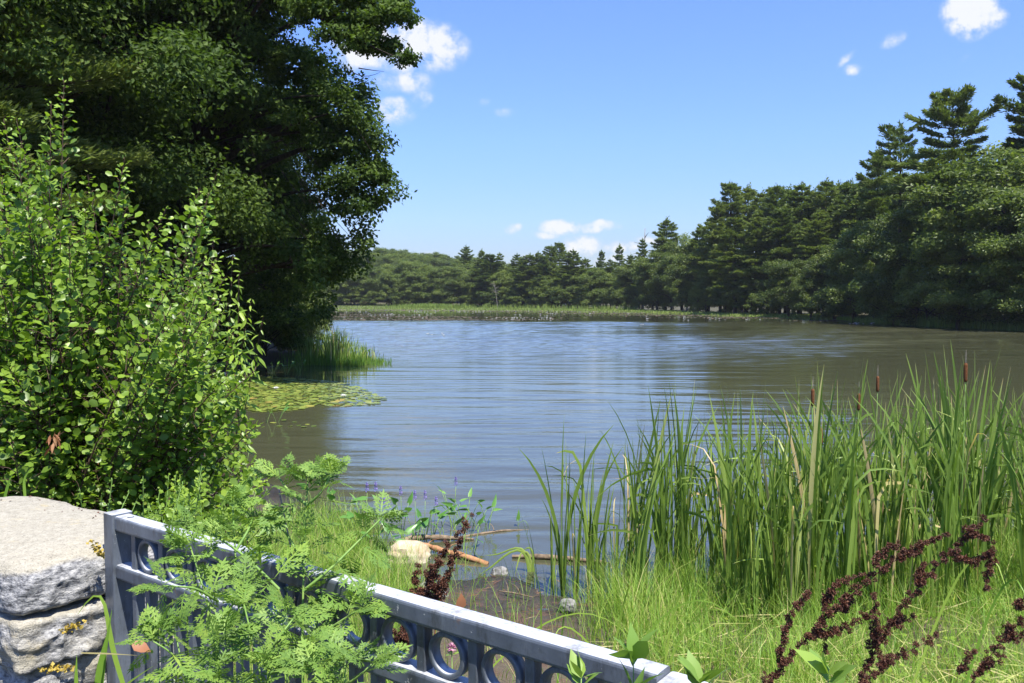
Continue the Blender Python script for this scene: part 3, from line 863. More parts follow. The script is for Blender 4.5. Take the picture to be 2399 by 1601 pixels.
BIG = [big_proto(201, 20, 6.5, 240, 310, .185, M_OAK), big_proto(202, 20, 6.5, 240, 310, .185, M_OAK, .12)]
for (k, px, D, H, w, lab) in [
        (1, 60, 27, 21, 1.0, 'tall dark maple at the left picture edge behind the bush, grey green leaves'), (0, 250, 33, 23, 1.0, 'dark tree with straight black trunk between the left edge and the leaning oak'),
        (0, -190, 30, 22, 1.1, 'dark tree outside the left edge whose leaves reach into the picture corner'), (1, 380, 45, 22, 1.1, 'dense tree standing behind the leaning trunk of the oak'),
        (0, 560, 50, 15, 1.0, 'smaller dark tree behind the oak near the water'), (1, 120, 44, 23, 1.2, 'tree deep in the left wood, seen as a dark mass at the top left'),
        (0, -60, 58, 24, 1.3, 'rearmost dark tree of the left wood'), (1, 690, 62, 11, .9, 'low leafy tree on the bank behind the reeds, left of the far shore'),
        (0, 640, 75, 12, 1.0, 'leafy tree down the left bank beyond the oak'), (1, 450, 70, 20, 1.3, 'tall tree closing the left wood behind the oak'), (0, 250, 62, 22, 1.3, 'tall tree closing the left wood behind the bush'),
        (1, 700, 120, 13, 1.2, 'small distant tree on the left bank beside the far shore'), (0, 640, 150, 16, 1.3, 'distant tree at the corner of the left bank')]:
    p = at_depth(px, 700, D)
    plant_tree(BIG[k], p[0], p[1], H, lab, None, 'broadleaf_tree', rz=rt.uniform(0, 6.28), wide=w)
p = at_depth(40, 700, 36)
plant_tree(NEAR_PINE, p[0], p[1], 24, 'pine with fine light green needles high in the left corner', None, 'pine_tree', wide=1.0)
p = at_depth(-40, 700, 24)
plant_tree(NEAR_PINE, p[0], p[1], 20, 'pine at the left picture edge behind the bush', None, 'pine_tree', wide=1.0)
for k, (px, D, H) in enumerate([(420, 36, 3.2), (500, 37.5, 3.0), (560, 38, 2.8), (620, 40, 3.2), (680, 41.5, 2.6), (720, 42.5, 1.9), (470, 41, 4), (570, 44, 4), (650, 47, 4), (350, 33, 3), (280, 30, 3), (430, 30, 2.2), (730, 60, 3), (700, 80, 4), (690, 55, 4), (720, 100, 4)]):
    p = at_depth(px, 700, D)
    plant_tree(SHRUB[k % 3], p[0], p[1], H, 'dark low bush in deep shade under the oak at the left waterline', 'bushes under the oak', 'shrub', 'shrub', rz=k * 1.7, wide=.9)

# ------------------------------------------------------------------ the big sunlit bush on the left
OV = np.array([[0, 0, 0], [.3, 0, -.03], [.62, 0, -.04], [1, 0, -.02], [.27, .27, .05], [.66, .39, .06], [.92, .2, .02], [.27, -.27, .05], [.66, -.39, .06], [.92, -.2, .02]])
OV_F = [[0, 1, 4], [1, 5, 4], [1, 2, 5], [2, 6, 5], [2, 3, 6], [0, 7, 1], [1, 7, 8], [1, 8, 2], [2, 8, 9], [2, 9, 3]]
OVS = np.array([[0, 0, 0], [.55, 0, -.04], [1, 0, -.02], [.40, .36, .05], [.85, .28, .03], [.40, -.36, .05], [.85, -.28, .03]]); OVS_F = [[0, 1, 3], [1, 4, 3], [1, 2, 4], [0, 5, 1], [1, 5, 6], [1, 6, 2]]
LANCE = np.array([[0, 0, 0], [.35, 0, -.02], [.7, 0, -.06], [1, 0, -.14], [.3, .13, .03], [.62, .11, -.01], [.3, -.13, .03], [.62, -.11, -.01]])
LANCE_F = [[0, 1, 4], [1, 5, 4], [1, 2, 5], [2, 3, 5], [0, 6, 1], [1, 6, 7], [1, 7, 2], [2, 7, 3]]


def in_poly(px, py, poly):
    ins = False; n = len(poly)
    for i in range(n):
        (x1, y1), (x2, y2) = poly[i], poly[(i + 1) % n]
        if (y1 > py) != (y2 > py) and px < (x2 - x1) * (py - y1) / (y2 - y1) + x1: ins = not ins
    return ins


def leafy_shrub(name, label, base, tips, rng, tmpl, L, mat, step, side, stem_r, n_obj=300, leaf_from=.3, upb=.8, face=(0.1, -.35, 0), tt=(.45, .16), droop=0.0, twig_mat=None, arch=.25, cat='bush'):
    root = thing(name, label, cat, (base[0], base[1], gz(base[0], base[1])))
    org = np.array(root.location)
    st = MB(); P, X, N, S, TT = [], [], [], [], []
    for tip in tips:
        b0 = org + np.array([rng.normal(0, .22), rng.normal(0, .22), -.05])
        v = tip - b0
        mid = b0 + v * .5 + UP * np.linalg.norm(v[:2]) * arch + np.array([v[0], v[1], 0]) * -.12
        k = 14; c = bez(b0, mid, tip, k); Ln = np.linalg.norm(np.diff(c, axis=0), axis=1).sum()
        st.tube(c, np.linspace(stem_r, .0016, k), 5, .5, False)
        tg = unit(np.gradient(c, axis=0))
        m = int(Ln * (1 - leaf_from) / step)
        u = np.linspace(leaf_from, 1.0, m) + rng.normal(0, .004, m); u = np.clip(u, 0, 1)
        pc = np.stack([np.interp(u, np.linspace(0, 1, k), c[:, q]) for q in range(3)], 1)
        tc = np.stack([np.interp(u, np.linspace(0, 1, k), tg[:, q]) for q in range(3)], 1)
        az = np.arange(m) * 2.4 + rng.uniform(0, 6)
        A = unit(np.cross(tc, UP + np.array([.1, .05, 0]))); B = np.cross(A, tc)
        rad = A * np.cos(az)[:, None] + B * np.sin(az)[:, None]
        off = side * rng.uniform(.08, 1, m) * np.clip((1.02 - u) * 3.0, .12, 1)
        pl = pc + rad * off[:, None] + tc * (off * .6)[:, None]
        for q in range(0, m, 4): st.tube(np.stack([pc[q], (pc[q] + pl[q]) / 2 + UP * .01, pl[q]]), [.0022, .0016, .001], 3, .5, False)
        d = unit(rad * .9 + tc * .5 + rng.normal(0, .35, (m, 3)) - UP * droop)
        nn = unit(UP * upb + np.array(face) + rad * .25 + rng.normal(0, .48, (m, 3)))
        P.append(pl); X.append(d); N.append(nn); S.append(L * rng.uniform(.6, 1.2, m) * np.clip((1.08 - u) * 6, .5, 1)); TT.append(np.clip(rng.normal(tt[0], tt[1], m) + (u > .93) * .2, 0, 1))
    P, X, N, S, TT = map(np.concatenate, (P, X, N, S, TT))
    Xn, Yn, Zn = frame(X, N)
    st.build('stems', twig_mat or M_TWIG, root, True, origin=org)
    order = np.argsort(np.linalg.norm(P - np.array([0, 0, CAM_Z]), axis=1) + rng.uniform(0, .8, len(P)))
    # only leaves that fall inside the picture are worth being objects of their own
    vis = []
    for i in order:
        q = P[i]; dep = q[1]
        if dep > .3 and abs(q[0] / dep) < .6: vis.append(i)
        if len(vis) >= n_obj: break
    vis = np.array(vis, int)
    lm = []
    for k in range(5):
        b1 = MB(); b1.add(tmpl[0], tmpl[1], np.clip(tt[0] + (k - 2) * tt[1] * .8, 0, 1)); lm.append(b1.mesh('leaf', mat, True))
    for i in vis: put('leaf', lm[int(rng.integers(5))], root, Xn[i], Yn[i], Zn[i], P[i] - org, float(S[i]))
    rest = np.setdiff1d(np.arange(len(P)), vis)
    if len(rest):
        if tmpl[0] is OV: tmpl = (OVS, OVS_F)
        mb = MB(); mb.inst(tmpl[0], tmpl[1], P[rest], Xn[rest], Yn[rest], Zn[rest], S[rest], TT[rest])
        o = mb.build('foliage', mat, root, True, origin=org); o['kind'] = 'stuff'
    return root, P


rng = np.random.default_rng(303)
POLY = [(-20, 330), (60, 350), (110, 350), (160, 410), (215, 410), (290, 420), (400, 490), (490, 500), (515, 600), (545, 700), (545, 780), (505, 830), (530, 900), (545, 960), (575, 1000), (570, 1080), (600, 1130),
        (560, 1180), (420, 1190), (260, 1190), (-80, 1140), (-330, 1130), (-330, 300)]
tips = []
while len(tips) < 150:
    px, py = rng.uniform(-330, 620), rng.uniform(300, 1190)
    if in_poly(px, py, POLY): tips.append(at_depth(px, py, 4.55 + rng.uniform(-.95, .85) * (1 if py > 500 else .7)))
# the rim, so that the outline is a leafy one
for i in range(1, 18):
    (x1, y1) = POLY[i]; tips.append(at_depth(x1 + rng.uniform(-14, 4), y1 + rng.uniform(-6, 14), 4.5 + rng.uniform(-.3, .3)))
for q in [(150, 190, 4.3), (38, 278, 4.4), (8, 280, 4.6), (292, 372, 4.3), (506, 412, 4.6), (120, 240, 4.4), (485, 470, 4.5), (470, 440, 4.8), (598, 868, 4.2), (604, 995, 4.2), (596, 1085, 4.1), (560, 880, 4.3), (625, 1128, 4.0)]:
    tips.append(at_depth(*q))
bush, bp = leafy_shrub('bush', 'big sunlit bush of round glossy leaves on the left, behind the granite pillar', (-2.45, 4.75), tips, rng, (OV, OV_F), .045, M_BUSH, .0088, .20, .008)
# berries
bb = MB(); OCT = np.array([[1, 0, 0], [-1, 0, 0], [0, 1, 0], [0, -1, 0], [0, 0, 1], [0, 0, -1]]); OCT_F = [[0, 2, 4], [2, 1, 4], [1, 3, 4], [3, 0, 4], [2, 0, 5], [1, 2, 5], [3, 1, 5], [0, 3, 5]]
sel = bp[rng.choice(len(bp), 420, False)] + rng.normal(0, .008, (420, 3)) - UP * .012
bb.inst(OCT, OCT_F, sel, np.tile([1., 0, 0], (420, 1)), np.tile([0, 1., 0], (420, 1)), np.tile([0, 0, 1.], (420, 1)), .0038, rng.uniform(0, 1, 420))
o = bb.build('berries', M_DEAD, bush, True, origin=np.array(bush.location)); o['kind'] = 'stuff'
# the withered cluster of orange leaves in the bush
wl = MB(); c0 = at_depth(122, 1030, 3.85); n = 14
X, Y, Z = frame(rng.normal(0, .5, (n, 3)) - UP * 1.2, rng.normal(size=(n, 3)))
wl.inst(LANCE, LANCE_F, c0 + rng.normal(0, .012, (n, 3)) * np.array([1, 1, 2.4]), X, Y, Z, rng.uniform(.03, .06, n), rng.uniform(.3, 1, n))
o = wl.build('withered_leaves', M_DEAD, bush, origin=np.array(bush.location)); o['label'] = 'withered orange brown leaves hanging low in the bush'
# the drooping narrow-leaved sapling at the bush's right flank
tips = [at_depth(*q) for q in [(618, 742, 5.0), (590, 700, 5.1), (560, 640, 5.2), (540, 760, 5.0), (520, 690, 5.1), (575, 780, 4.9), (480, 600, 5.2), (500, 560, 5.3), (450, 560, 5.3), (545, 600, 5.3), (500, 820, 5.0)]]
leafy_shrub('sapling', 'sapling with long narrow drooping leaves at the right flank of the big bush', (-2.1, 5.6), tips, rng, (LANCE, LANCE_F), .085, M_BUSH, .022, .05, .006, 60, .55, .5, (.2, -.5, 0), (.5, .15), 1.1, cat='sapling')
# small weeds under the bush, around the pillar
tips = [at_depth(rng.uniform(330, 660), rng.uniform(1085, 1230), 3.5 + rng.uniform(-.3, .5)) for _ in range(34)]
leafy_shrub('weed', 'low tangle of small leaved weeds between the bush and the ragweed', (-1.5, 3.6), tips, rng, (OV, OV_F), .034, M_BUSH, .016, .06, .0035, 80, .3, .7, (.1, -.4, 0), (.5, .16), 0, M_STEM, cat='weeds')
tips = [at_depth(rng.uniform(120, 470), rng.uniform(1120, 1235), 2.9 + rng.uniform(-.2, .4)) for _ in range(26)]
leafy_shrub('weed', 'small leaved weed rising dark behind the pillar cap', (-1.5, 3.05), tips, rng, (OV, OV_F), .022, M_BUSH, .011, .04, .0025, 60, .3, .6, (.1, -.4, 0), (.35, .14), 0, M_STEM, cat='weeds')

# ------------------------------------------------------------------ granite pillar and metal fence
from mathutils import noise as mnoise
FA = np.array([-0.8953, 1.8980, 2.51]); FD = np.array([.80129, -.59827, 0]); FB = np.array([.59827, .80129, 0])  # along, back


def fp(t, u, z): return np.array([FA[0], FA[1], 0]) + FD * t + FB * u + UP * z


M_METAL, nt, out = new_mat('weathered_grey_paint')
n1 = noise(nt, 9, 6, .65, stretch=(1, 1, .35)); n2 = noise(nt, 160, 3, .6)
c = ramp(nt, n1, [(.30, (.065, .078, .098)), (.5, (.100, .116, .138)), (.68, (.15, .168, .19)), (.8, (.26, .275, .29))])
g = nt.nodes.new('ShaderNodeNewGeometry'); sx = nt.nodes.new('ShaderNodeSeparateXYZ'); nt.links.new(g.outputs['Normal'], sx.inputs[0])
# sunlight painted into the colour: paler paint on faces that point up
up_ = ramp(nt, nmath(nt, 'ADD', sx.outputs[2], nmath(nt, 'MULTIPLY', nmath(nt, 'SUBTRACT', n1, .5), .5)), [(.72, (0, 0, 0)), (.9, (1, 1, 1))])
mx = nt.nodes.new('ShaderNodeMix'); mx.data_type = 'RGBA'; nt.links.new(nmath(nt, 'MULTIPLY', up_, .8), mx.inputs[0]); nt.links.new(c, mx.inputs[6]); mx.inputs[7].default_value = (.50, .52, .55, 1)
mr_ = nt.nodes.new('ShaderNodeMix'); mr_.data_type = 'RGBA'
nt.links.new(ramp(nt, noise(nt, 22, 5, .7), [(.66, (0, 0, 0)), (.72, (1, 1, 1))]), mr_.inputs[0]); nt.links.new(mx.outputs[2], mr_.inputs[6]); mr_.inputs[7].default_value = (.14, .10, .08, 1)
p = nt.nodes.new('ShaderNodeBsdfPrincipled'); nt.links.new(mr_.outputs[2], p.inputs['Base Color'])
nt.links.new(ramp(nt, n1, [(.3, (.34, .34, .34)), (.7, (.52, .52, .52))]), p.inputs['Roughness']); p.inputs['Specular IOR Level'].default_value = .5
b = nt.nodes.new('ShaderNodeBump'); b.inputs['Strength'].default_value = .35; b.inputs['Distance'].default_value = .0012
nt.links.new(nmath(nt, 'ADD', n1, nmath(nt, 'MULTIPLY', n2, .4)), b.inputs['Height']); nt.links.new(b.outputs[0], p.inputs['Normal'])
# chips to the pale primer
ch = nt.nodes.new('ShaderNodeMix'); ch.data_type = 'RGBA'
nt.links.new(ramp(nt, noise(nt, 75, 4, .75), [(.665, (0, 0, 0)), (.69, (1, 1, 1))]), ch.inputs[0]); nt.links.new(mr_.outputs[2], ch.inputs[6]); ch.inputs[7].default_value = (.42, .42, .40, 1)
gr = nt.nodes.new('ShaderNodeMix'); gr.data_type = 'RGBA'; gr.blend_type = 'MULTIPLY'; gr.inputs[0].default_value = 1
nt.links.new(ch.outputs[2], gr.inputs[6]); nt.links.new(ramp(nt, noise(nt, 26, 6, .8, stretch=(1, 1, .3)), [(.36, (.55, .53, .50)), (.52, (1, 1, 1))]), gr.inputs[7]); nt.links.new(gr.outputs[2], p.inputs['Base Color'])
nt.links.new(p.outputs[0], out.inputs[0])


def bar(mb, P0, P1, A, B, ha, hb, r=.004, caps=True):
    """rounded rectangular tube from P0 to P1; A, B are the section axes"""
    pr = []
    for sa, sb, a0 in ((1, 1, 0), (-1, 1, 90), (-1, -1, 180), (1, -1, 270)):
        for k in range(4):
            a = math.radians(a0 + k * 30)
            pr.append(((ha - r) * sa + r * math.cos(a), (hb - r) * sb + r * math.sin(a)))
    pr = np.array(pr); n = len(pr)
    R = pr[:, 0:1] * A + pr[:, 1:2] * B
    V = np.concatenate([np.asarray(P0) + R, np.asarray(P1) + R])
    F = [[k, (k + 1) % n, n + (k + 1) % n, n + k] for k in range(n)]
    mb.add(V, F)
    if caps:
        for o_, s in ((0, -1), (n, 1)):
            c = mb.n; mb.add(V[o_:o_ + n], [[0, k, k + 1] if s > 0 else [0, k + 1, k] for k in range(1, n - 1)])


def ring_mesh(R, r_in, hd):
    """flat cast ring, axis along Y, rounded a little"""
    mb = MB(); n = 36; pr = [(R, -hd), (R, hd), (R - .002, hd + .001), (r_in + .002, hd + .001), (r_in, hd), (r_in, -hd), (r_in + .002, -hd - .001), (R - .002, -hd - .001)]
    a = np.linspace(0, 2 * math.pi, n, endpoint=False); V = np.concatenate([np.stack([p_[0] * np.cos(a), np.full(n, p_[1]), p_[0] * np.sin(a)], 1) for p_ in pr])
    F = [[k * n + j, k * n + (j + 1) % n, ((k + 1) % 8) * n + (j + 1) % n, ((k + 1) % 8) * n + j] for k in range(8) for j in range(n)]
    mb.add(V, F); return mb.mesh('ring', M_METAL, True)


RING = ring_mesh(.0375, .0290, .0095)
RAIL_H, RAIL_W = .034, .039


def fence_panel(label, t0, t1, zt, post_at, first):
    o = thing('fence_panel', label, 'fence', fp(t0, .03, 1.45), 0)
    org = np.array(o.location)
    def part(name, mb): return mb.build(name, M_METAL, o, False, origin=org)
    ztop = zt
    for name, z1, hh in (('top_rail', ztop, RAIL_H), ('middle_rail', ztop - .111, RAIL_H * .95), ('bottom_rail', 1.62, RAIL_H)):
        mb = MB(); bar(mb, fp(t0, RAIL_W / 2 + .001, z1 - hh / 2), fp(t1, RAIL_W / 2 + .001, z1 - hh / 2), UP, FB, hh / 2, RAIL_W / 2, .006); part(name, mb)
    for tp_, zz in post_at:
        mb = MB(); bar(mb, fp(tp_, .0205, 1.2), fp(tp_, .0205, zz), FD, FB, .0205, .0245, .004); q = part('post', mb)
        mb = MB(); mb.tube(np.stack([fp(tp_ + .055, .020, ztop + .0003), fp(tp_ + .055, .020, ztop + .0022)]), .007, 12)
        mb.tube(np.stack([fp(tp_ + .055, .020, ztop + .0022), fp(tp_ + .055, .020, ztop + .0024)]), [.007, .0001], 12); part('bolt', mb)
    t = t0 + .062; k = 0; ztb = ztop - RAIL_H; zmid = ztop - .111
    bars = []
    while t < t1 - .01:
        mb = MB(); bar(mb, fp(t, RAIL_W / 2, zmid - .0005), fp(t, RAIL_W / 2, ztb + .0005), FD, FB, .0088, .0105, .002, False); part('short_bar', mb)
        mb = MB(); bar(mb, fp(t, RAIL_W / 2, 1.6205), fp(t, RAIL_W / 2, zmid - RAIL_H * .95 + .0005), FD, FB, .0088, .0105, .002, False); part('picket', mb)
        bars.append(t); t += .1080
    zc_ = (ztb + zmid) / 2
    for a in bars:
        tc = a + .054
        if tc > t1 - .03: break
        put('ring', RING, o, FD, FB, UP, fp(tc, RAIL_W / 2, zc_) - org)
        mb = MB(); bar(mb, fp(tc, RAIL_W / 2, 1.6205), fp(tc, RAIL_W / 2, zmid - RAIL_H * .95 + .0005), FD, FB, .0088, .0105, .002, False); part('picket', mb)
    return o


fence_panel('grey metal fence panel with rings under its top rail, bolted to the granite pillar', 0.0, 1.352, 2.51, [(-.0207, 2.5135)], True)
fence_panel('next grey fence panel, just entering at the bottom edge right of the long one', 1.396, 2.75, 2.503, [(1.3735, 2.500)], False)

# --- granite stones
M_STONE, nt, out = new_mat('granite')
at = nt.nodes.new('ShaderNodeAttribute'); at.attribute_name = 'tint'
n1 = noise(nt, 7, 6, .6); n2 = noise(nt, 55, 5, .7, stretch=(1, 1, 2.2)); n3 = noise(nt, 240, 3, .6)
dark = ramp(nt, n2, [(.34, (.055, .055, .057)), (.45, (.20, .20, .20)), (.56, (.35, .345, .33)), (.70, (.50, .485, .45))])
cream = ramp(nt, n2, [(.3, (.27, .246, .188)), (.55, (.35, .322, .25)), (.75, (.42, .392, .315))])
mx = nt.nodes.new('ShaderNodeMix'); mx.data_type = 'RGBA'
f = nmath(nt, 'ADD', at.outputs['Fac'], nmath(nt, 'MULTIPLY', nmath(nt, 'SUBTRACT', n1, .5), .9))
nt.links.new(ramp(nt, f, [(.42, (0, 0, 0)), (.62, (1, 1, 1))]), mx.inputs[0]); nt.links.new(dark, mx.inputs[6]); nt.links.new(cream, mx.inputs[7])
li = nt.nodes.new('ShaderNodeMix'); li.data_type = 'RGBA'
nl = noise(nt, 16, 6, .72)
nt.links.new(nmath(nt, 'MULTIPLY', ramp(nt, nl, [(.60, (0, 0, 0)), (.70, (1, 1, 1))]), .45), li.inputs[0]); nt.links.new(mx.outputs[2], li.inputs[6]); li.inputs[7].default_value = (.42, .33, .15, 1)
sk = nt.nodes.new('ShaderNodeMix'); sk.data_type = 'RGBA'; sk.blend_type = 'MULTIPLY'; sk.inputs[0].default_value = 1
nt.links.new(li.outputs[2], sk.inputs[6]); nt.links.new(ramp(nt, n3, [(.30, (.55, .55, .55)), (.45, (1, 1, 1)), (.7, (1.12, 1.12, 1.12))]), sk.inputs[7])
p = nt.nodes.new('ShaderNodeBsdfPrincipled'); nt.links.new(sk.outputs[2], p.inputs['Base Color']); p.inputs['Roughness'].default_value = .85; p.inputs['Specular IOR Level'].default_value = .25
b = nt.nodes.new('ShaderNodeBump'); b.inputs['Strength'].default_value = 1; b.inputs['Distance'].default_value = .006
nt.links.new(nmath(nt, 'ADD', n2, nmath(nt, 'MULTIPLY', n3, .4)), b.inputs['Height']); nt.links.new(b.outputs[0], p.inputs['Normal'])
nt.links.new(p.outputs[0], out.inputs[0])
M_MORTAR = solid_mat('mortar', [(.3, (.16, .145, .12)), (.7, (.30, .275, .23))], 40, 4, .95, .1, .5, 120)


def stone(name, c, A, B, ha, hb, hc, seed, mat, parent=None, org=None, n=30, pw=7, amp=.010, cap=False, rough=1.0):
    """quarry-faced stone: a rounded block, its sides broken, its top smoother. A, B horizontal axes"""
    mb = MB(); g = np.linspace(-1, 1, n); U_, V_ = np.meshgrid(g, g); U_, V_ = U_.ravel(), V_.ravel(); one = np.ones_like(U_)
    idx = np.arange(n * n).reshape(n, n); q = np.stack([idx[:-1, :-1], idx[:-1, 1:], idx[1:, 1:], idx[1:, :-1]], -1).reshape(-1, 4)
    for (P_, flip) in (((U_, V_, one), 0), ((U_, V_, -one), 1), ((one, U_, V_), 0), ((-one, U_, V_), 1), ((V_, one, U_), 0), ((V_, -one, U_), 1)):
        P = np.stack(P_, 1)
        k = (np.abs(P) ** pw).sum(1, keepdims=True) ** (1 / pw)
        S = P / k * np.array([1.04, 1.04, 1.04])
        L = S * np.array([ha, hb, hc])
        if cap:
            e = np.clip(L[:, 2] / hc, 0, 1)
            L[:, :2] *= (1 - .055 * e[:, None] ** 2)
            L[:, 2] -= .012 * np.clip(np.abs(L[:, 0]) / ha, 0, 1) ** 3  * e + .016 * np.clip(np.abs(L[:, 1]) / hb, 0, 1) ** 3 * e
        nrm = unit(S ** 5 + 1e-6)
        t = np.zeros(len(P)); D = np.zeros(len(P))
        for i in range(len(P)):
            w = Vector(L[i]) + Vector((seed * 3.1, seed * 1.7, 0))
            sidek = 1 - abs(nrm[i, 2]) ** 2
            a1 = mnoise.noise(w * 9); a2 = mnoise.noise(w * 26 + Vector((5, 0, 0))); a3 = mnoise.noise(w * 70)
            r2 = max(-.25, 1 - 2.6 * abs(mnoise.noise(w * 15 + Vector((9, 3, 1)))) ** .8)
            D[i] = (a1 * .55 + (r2 * .55 + a2 * .5 + a3 * .28) * sidek * rough) * amp * (1 if sidek > .3 else .45)
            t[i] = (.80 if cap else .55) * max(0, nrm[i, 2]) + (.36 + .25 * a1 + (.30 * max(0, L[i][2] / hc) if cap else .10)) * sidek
        L = L + nrm * D[:, None]
        W = np.asarray(c) + L[:, 0:1] * A + L[:, 1:2] * B + L[:, 2:3] * UP
        mb.add(W, q[:, ::-1] if flip else q, t)
    return mb.build(name, mat, parent, True, origin=org)


pil = thing('stone_pillar', 'squat granite block pillar with a cream weathered cap at the lower left', 'pillar', fp(-.42, 0, 1.3))
po = np.array(pil.location)
T0, T1, U0, U1 = -.80, -.058, -.185, .185


def st(t0, t1, u0, u1, z0, z1, seed, **k):
    return stone(k.pop('name', 'stone'), fp((t0 + t1) / 2, (u0 + u1) / 2, (z0 + z1) / 2), FD, FB, (t1 - t0) / 2, (u1 - u0) / 2, (z1 - z0) / 2, seed, M_STONE, pil, po, **k)


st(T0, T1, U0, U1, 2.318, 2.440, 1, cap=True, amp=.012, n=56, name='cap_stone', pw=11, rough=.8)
zz = 2.308
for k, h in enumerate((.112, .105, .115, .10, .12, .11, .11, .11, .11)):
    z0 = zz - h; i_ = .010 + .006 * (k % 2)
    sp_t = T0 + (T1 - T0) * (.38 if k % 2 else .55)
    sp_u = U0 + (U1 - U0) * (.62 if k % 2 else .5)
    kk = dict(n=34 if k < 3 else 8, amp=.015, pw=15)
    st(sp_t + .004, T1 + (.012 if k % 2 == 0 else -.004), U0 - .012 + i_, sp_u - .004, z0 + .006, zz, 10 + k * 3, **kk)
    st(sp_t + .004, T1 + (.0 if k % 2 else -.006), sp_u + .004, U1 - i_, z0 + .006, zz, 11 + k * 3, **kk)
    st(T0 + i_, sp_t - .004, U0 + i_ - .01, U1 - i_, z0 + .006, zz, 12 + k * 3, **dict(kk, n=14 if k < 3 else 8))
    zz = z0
mb = MB(); mb.box(fp((T0 + T1) / 2, 0, 1.83), FD, FB, UP, (T1 - T0) / 2 - .035, (U1 - U0) / 2 - .035, .50)
mb.build('mortar', M_MORTAR, pil, origin=po)
# tufts of ochre moss and pine straw caught on the stones
M_MOSS = leaf_mat('ochre_moss', [(0, (.20, .16, .03)), (.5, (.42, .30, .05)), (1, (.55, .42, .10))], .2)
rng = np.random.default_rng(8)
mb = MB()
for (x0, y0, x1, y1, D) in [(141, 1478, 205, 1460, 1.83), (96, 1570, 172, 1562, 1.80), (213, 1266, 240, 1303, 1.88)]:
    n = 75; u = rng.uniform(0, 1, n)
    a, b_ = at_depth(x0, y0, D - .05), at_depth(x1, y1, D + .0)
    C = a + (b_ - a) * u[:, None] + rng.normal(0, .0028, (n, 3))
    X, Y, Z = frame(rng.normal(size=(n, 3)), rng.normal(size=(n, 3))); mb.inst(KITE, KITE_F, C, X, Y, Z, rng.uniform(.004, .010, n), rng.uniform(0, 1, n))
o = mb.build('moss', M_MOSS, pil, origin=po); o['kind'] = 'stuff'
mb = MB(); n = 90
C = np.stack([fp(rng.uniform(-.72, -.2), rng.uniform(-.02, .15), 2.4375) for _ in range(n)]) + rng.normal(0, .001, (n, 3))
X, Y, Z = frame(rng.normal(size=(n, 3)) * [1, 1, .1], UP + rng.normal(size=(n, 3)) * .4); mb.inst(KITE, KITE_F, C, X, Y, Z, rng.uniform(.003, .010, n), rng.uniform(0, .4, n))
o = mb.build('crumbs', M_DOCK, pil, origin=po); o['kind'] = 'stuff'

# ------------------------------------------------------------------ marsh strip, reeds, lily pads
rng = np.random.default_rng(404)


def blades(mb, P, h, w, lean, rng, tint, seg=3, curl=.5):
    """grass blades: tapered, bending ribbons, standing at P"""
    n = len(P); h = np.broadcast_to(h, (n,)); w = np.broadcast_to(w, (n,)); lean = np.broadcast_to(lean, (n,))
    a = rng.uniform(0, 2 * math.pi, n); D = np.stack([np.cos(a), np.sin(a), 0 * a], 1)
    b_ = a + rng.uniform(.6, 2.5, n); S = np.stack([np.cos(b_), np.sin(b_), 0 * a], 1)
    V = np.zeros((n, 2 * seg + 1, 3))
    for k in range(seg + 1):
        s = k / seg
        c = P + UP * (h * s * (1 - curl * .35 * (lean * s) ** 2))[:, None] + D * (h * lean * s ** 1.9)[:, None]
        if k < seg:
            ww = (w * (1 - s ** 1.6) * .5)[:, None]
            V[:, 2 * k] = c - S * ww; V[:, 2 * k + 1] = c + S * ww
        else: V[:, 2 * seg] = c
    nv = 2 * seg + 1; base = (np.arange(n) * nv)[:, None]
    q = np.concatenate([base + np.array([[2 * k, 2 * k + 1, 2 * k + 3, 2 * k + 2]]) for k in range(seg - 1)])
    t3 = base + np.array([[2 * seg - 2, 2 * seg - 1, 2 * seg]])
    T_ = np.repeat(np.broadcast_to(tint, (n,)), nv)
    off = mb.n; mb.add(V.reshape(-1, 3), q, T_)
    mb.f3.append(t3 + off); mb.m3.append(np.zeros(len(t3), int))


# bright marsh grass along the far waterline
n = 32000
px = rng.uniform(700, 1950, n)
sy0 = np.interp(px, [735, 1100, 1400, 1560, 1750, 1940], [726.5, 729, 732, 736, 742.5, 749]); sy1 = np.interp(px, [760, 1100, 1400, 1560, 1750, 1940], [720, 721, 725, 729.5, 736, 744])
shore_y = sy1 + (sy0 - sy1) * rng.uniform(0, 1, n)
Dd_ = np.array([at_height(a, b_, 0)[1] for a, b_ in zip(px, shore_y)])
xx = (px - 1199.5) / FPX; D = Dd_
P = np.stack([xx * D, D, np.zeros(n)], 1); P[:, 2] = np.maximum(ground_z(P[:, 0], P[:, 1]), -.05)
mb = MB(); blades(mb, P, rng.uniform(.12, .32, n) * (1 + .9 * (rng.uniform(size=n) > .96)), .16, .3, rng, np.clip(rng.normal(.55, .2, n), 0, 1), 2)
tag(mb.build('marsh_grass', M_MARSH), 'bright yellow green marsh grass along the far waterline', 'grass', kind='stuff')
# taller pale reeds at the far shore (left of centre)
n = 3600
px = np.where(rng.uniform(size=n) < .75, rng.normal(1010, 42, n), rng.uniform(1130, 1500, n)); D = np.array([at_height(a, 723.5, 0)[1] for a in px]) * np.interp(px, [700, 1200, 1500], [.98, .97, .80]) + rng.uniform(-2, 4, n)
P = np.stack([(px - 1199.5) / FPX * D, D, np.zeros(n)], 1); P[:, 2] = np.maximum(ground_z(P[:, 0], P[:, 1]), 0)
mb = MB(); blades(mb, P, rng.uniform(.8, 1.6, n), .12, .2, rng, np.clip(rng.normal(.35, .15, n), 0, 1), 2)
tag(mb.build('far_reeds', M_MARSH), 'pale green reeds standing along the far shore left of centre', 'reeds', kind='stuff')
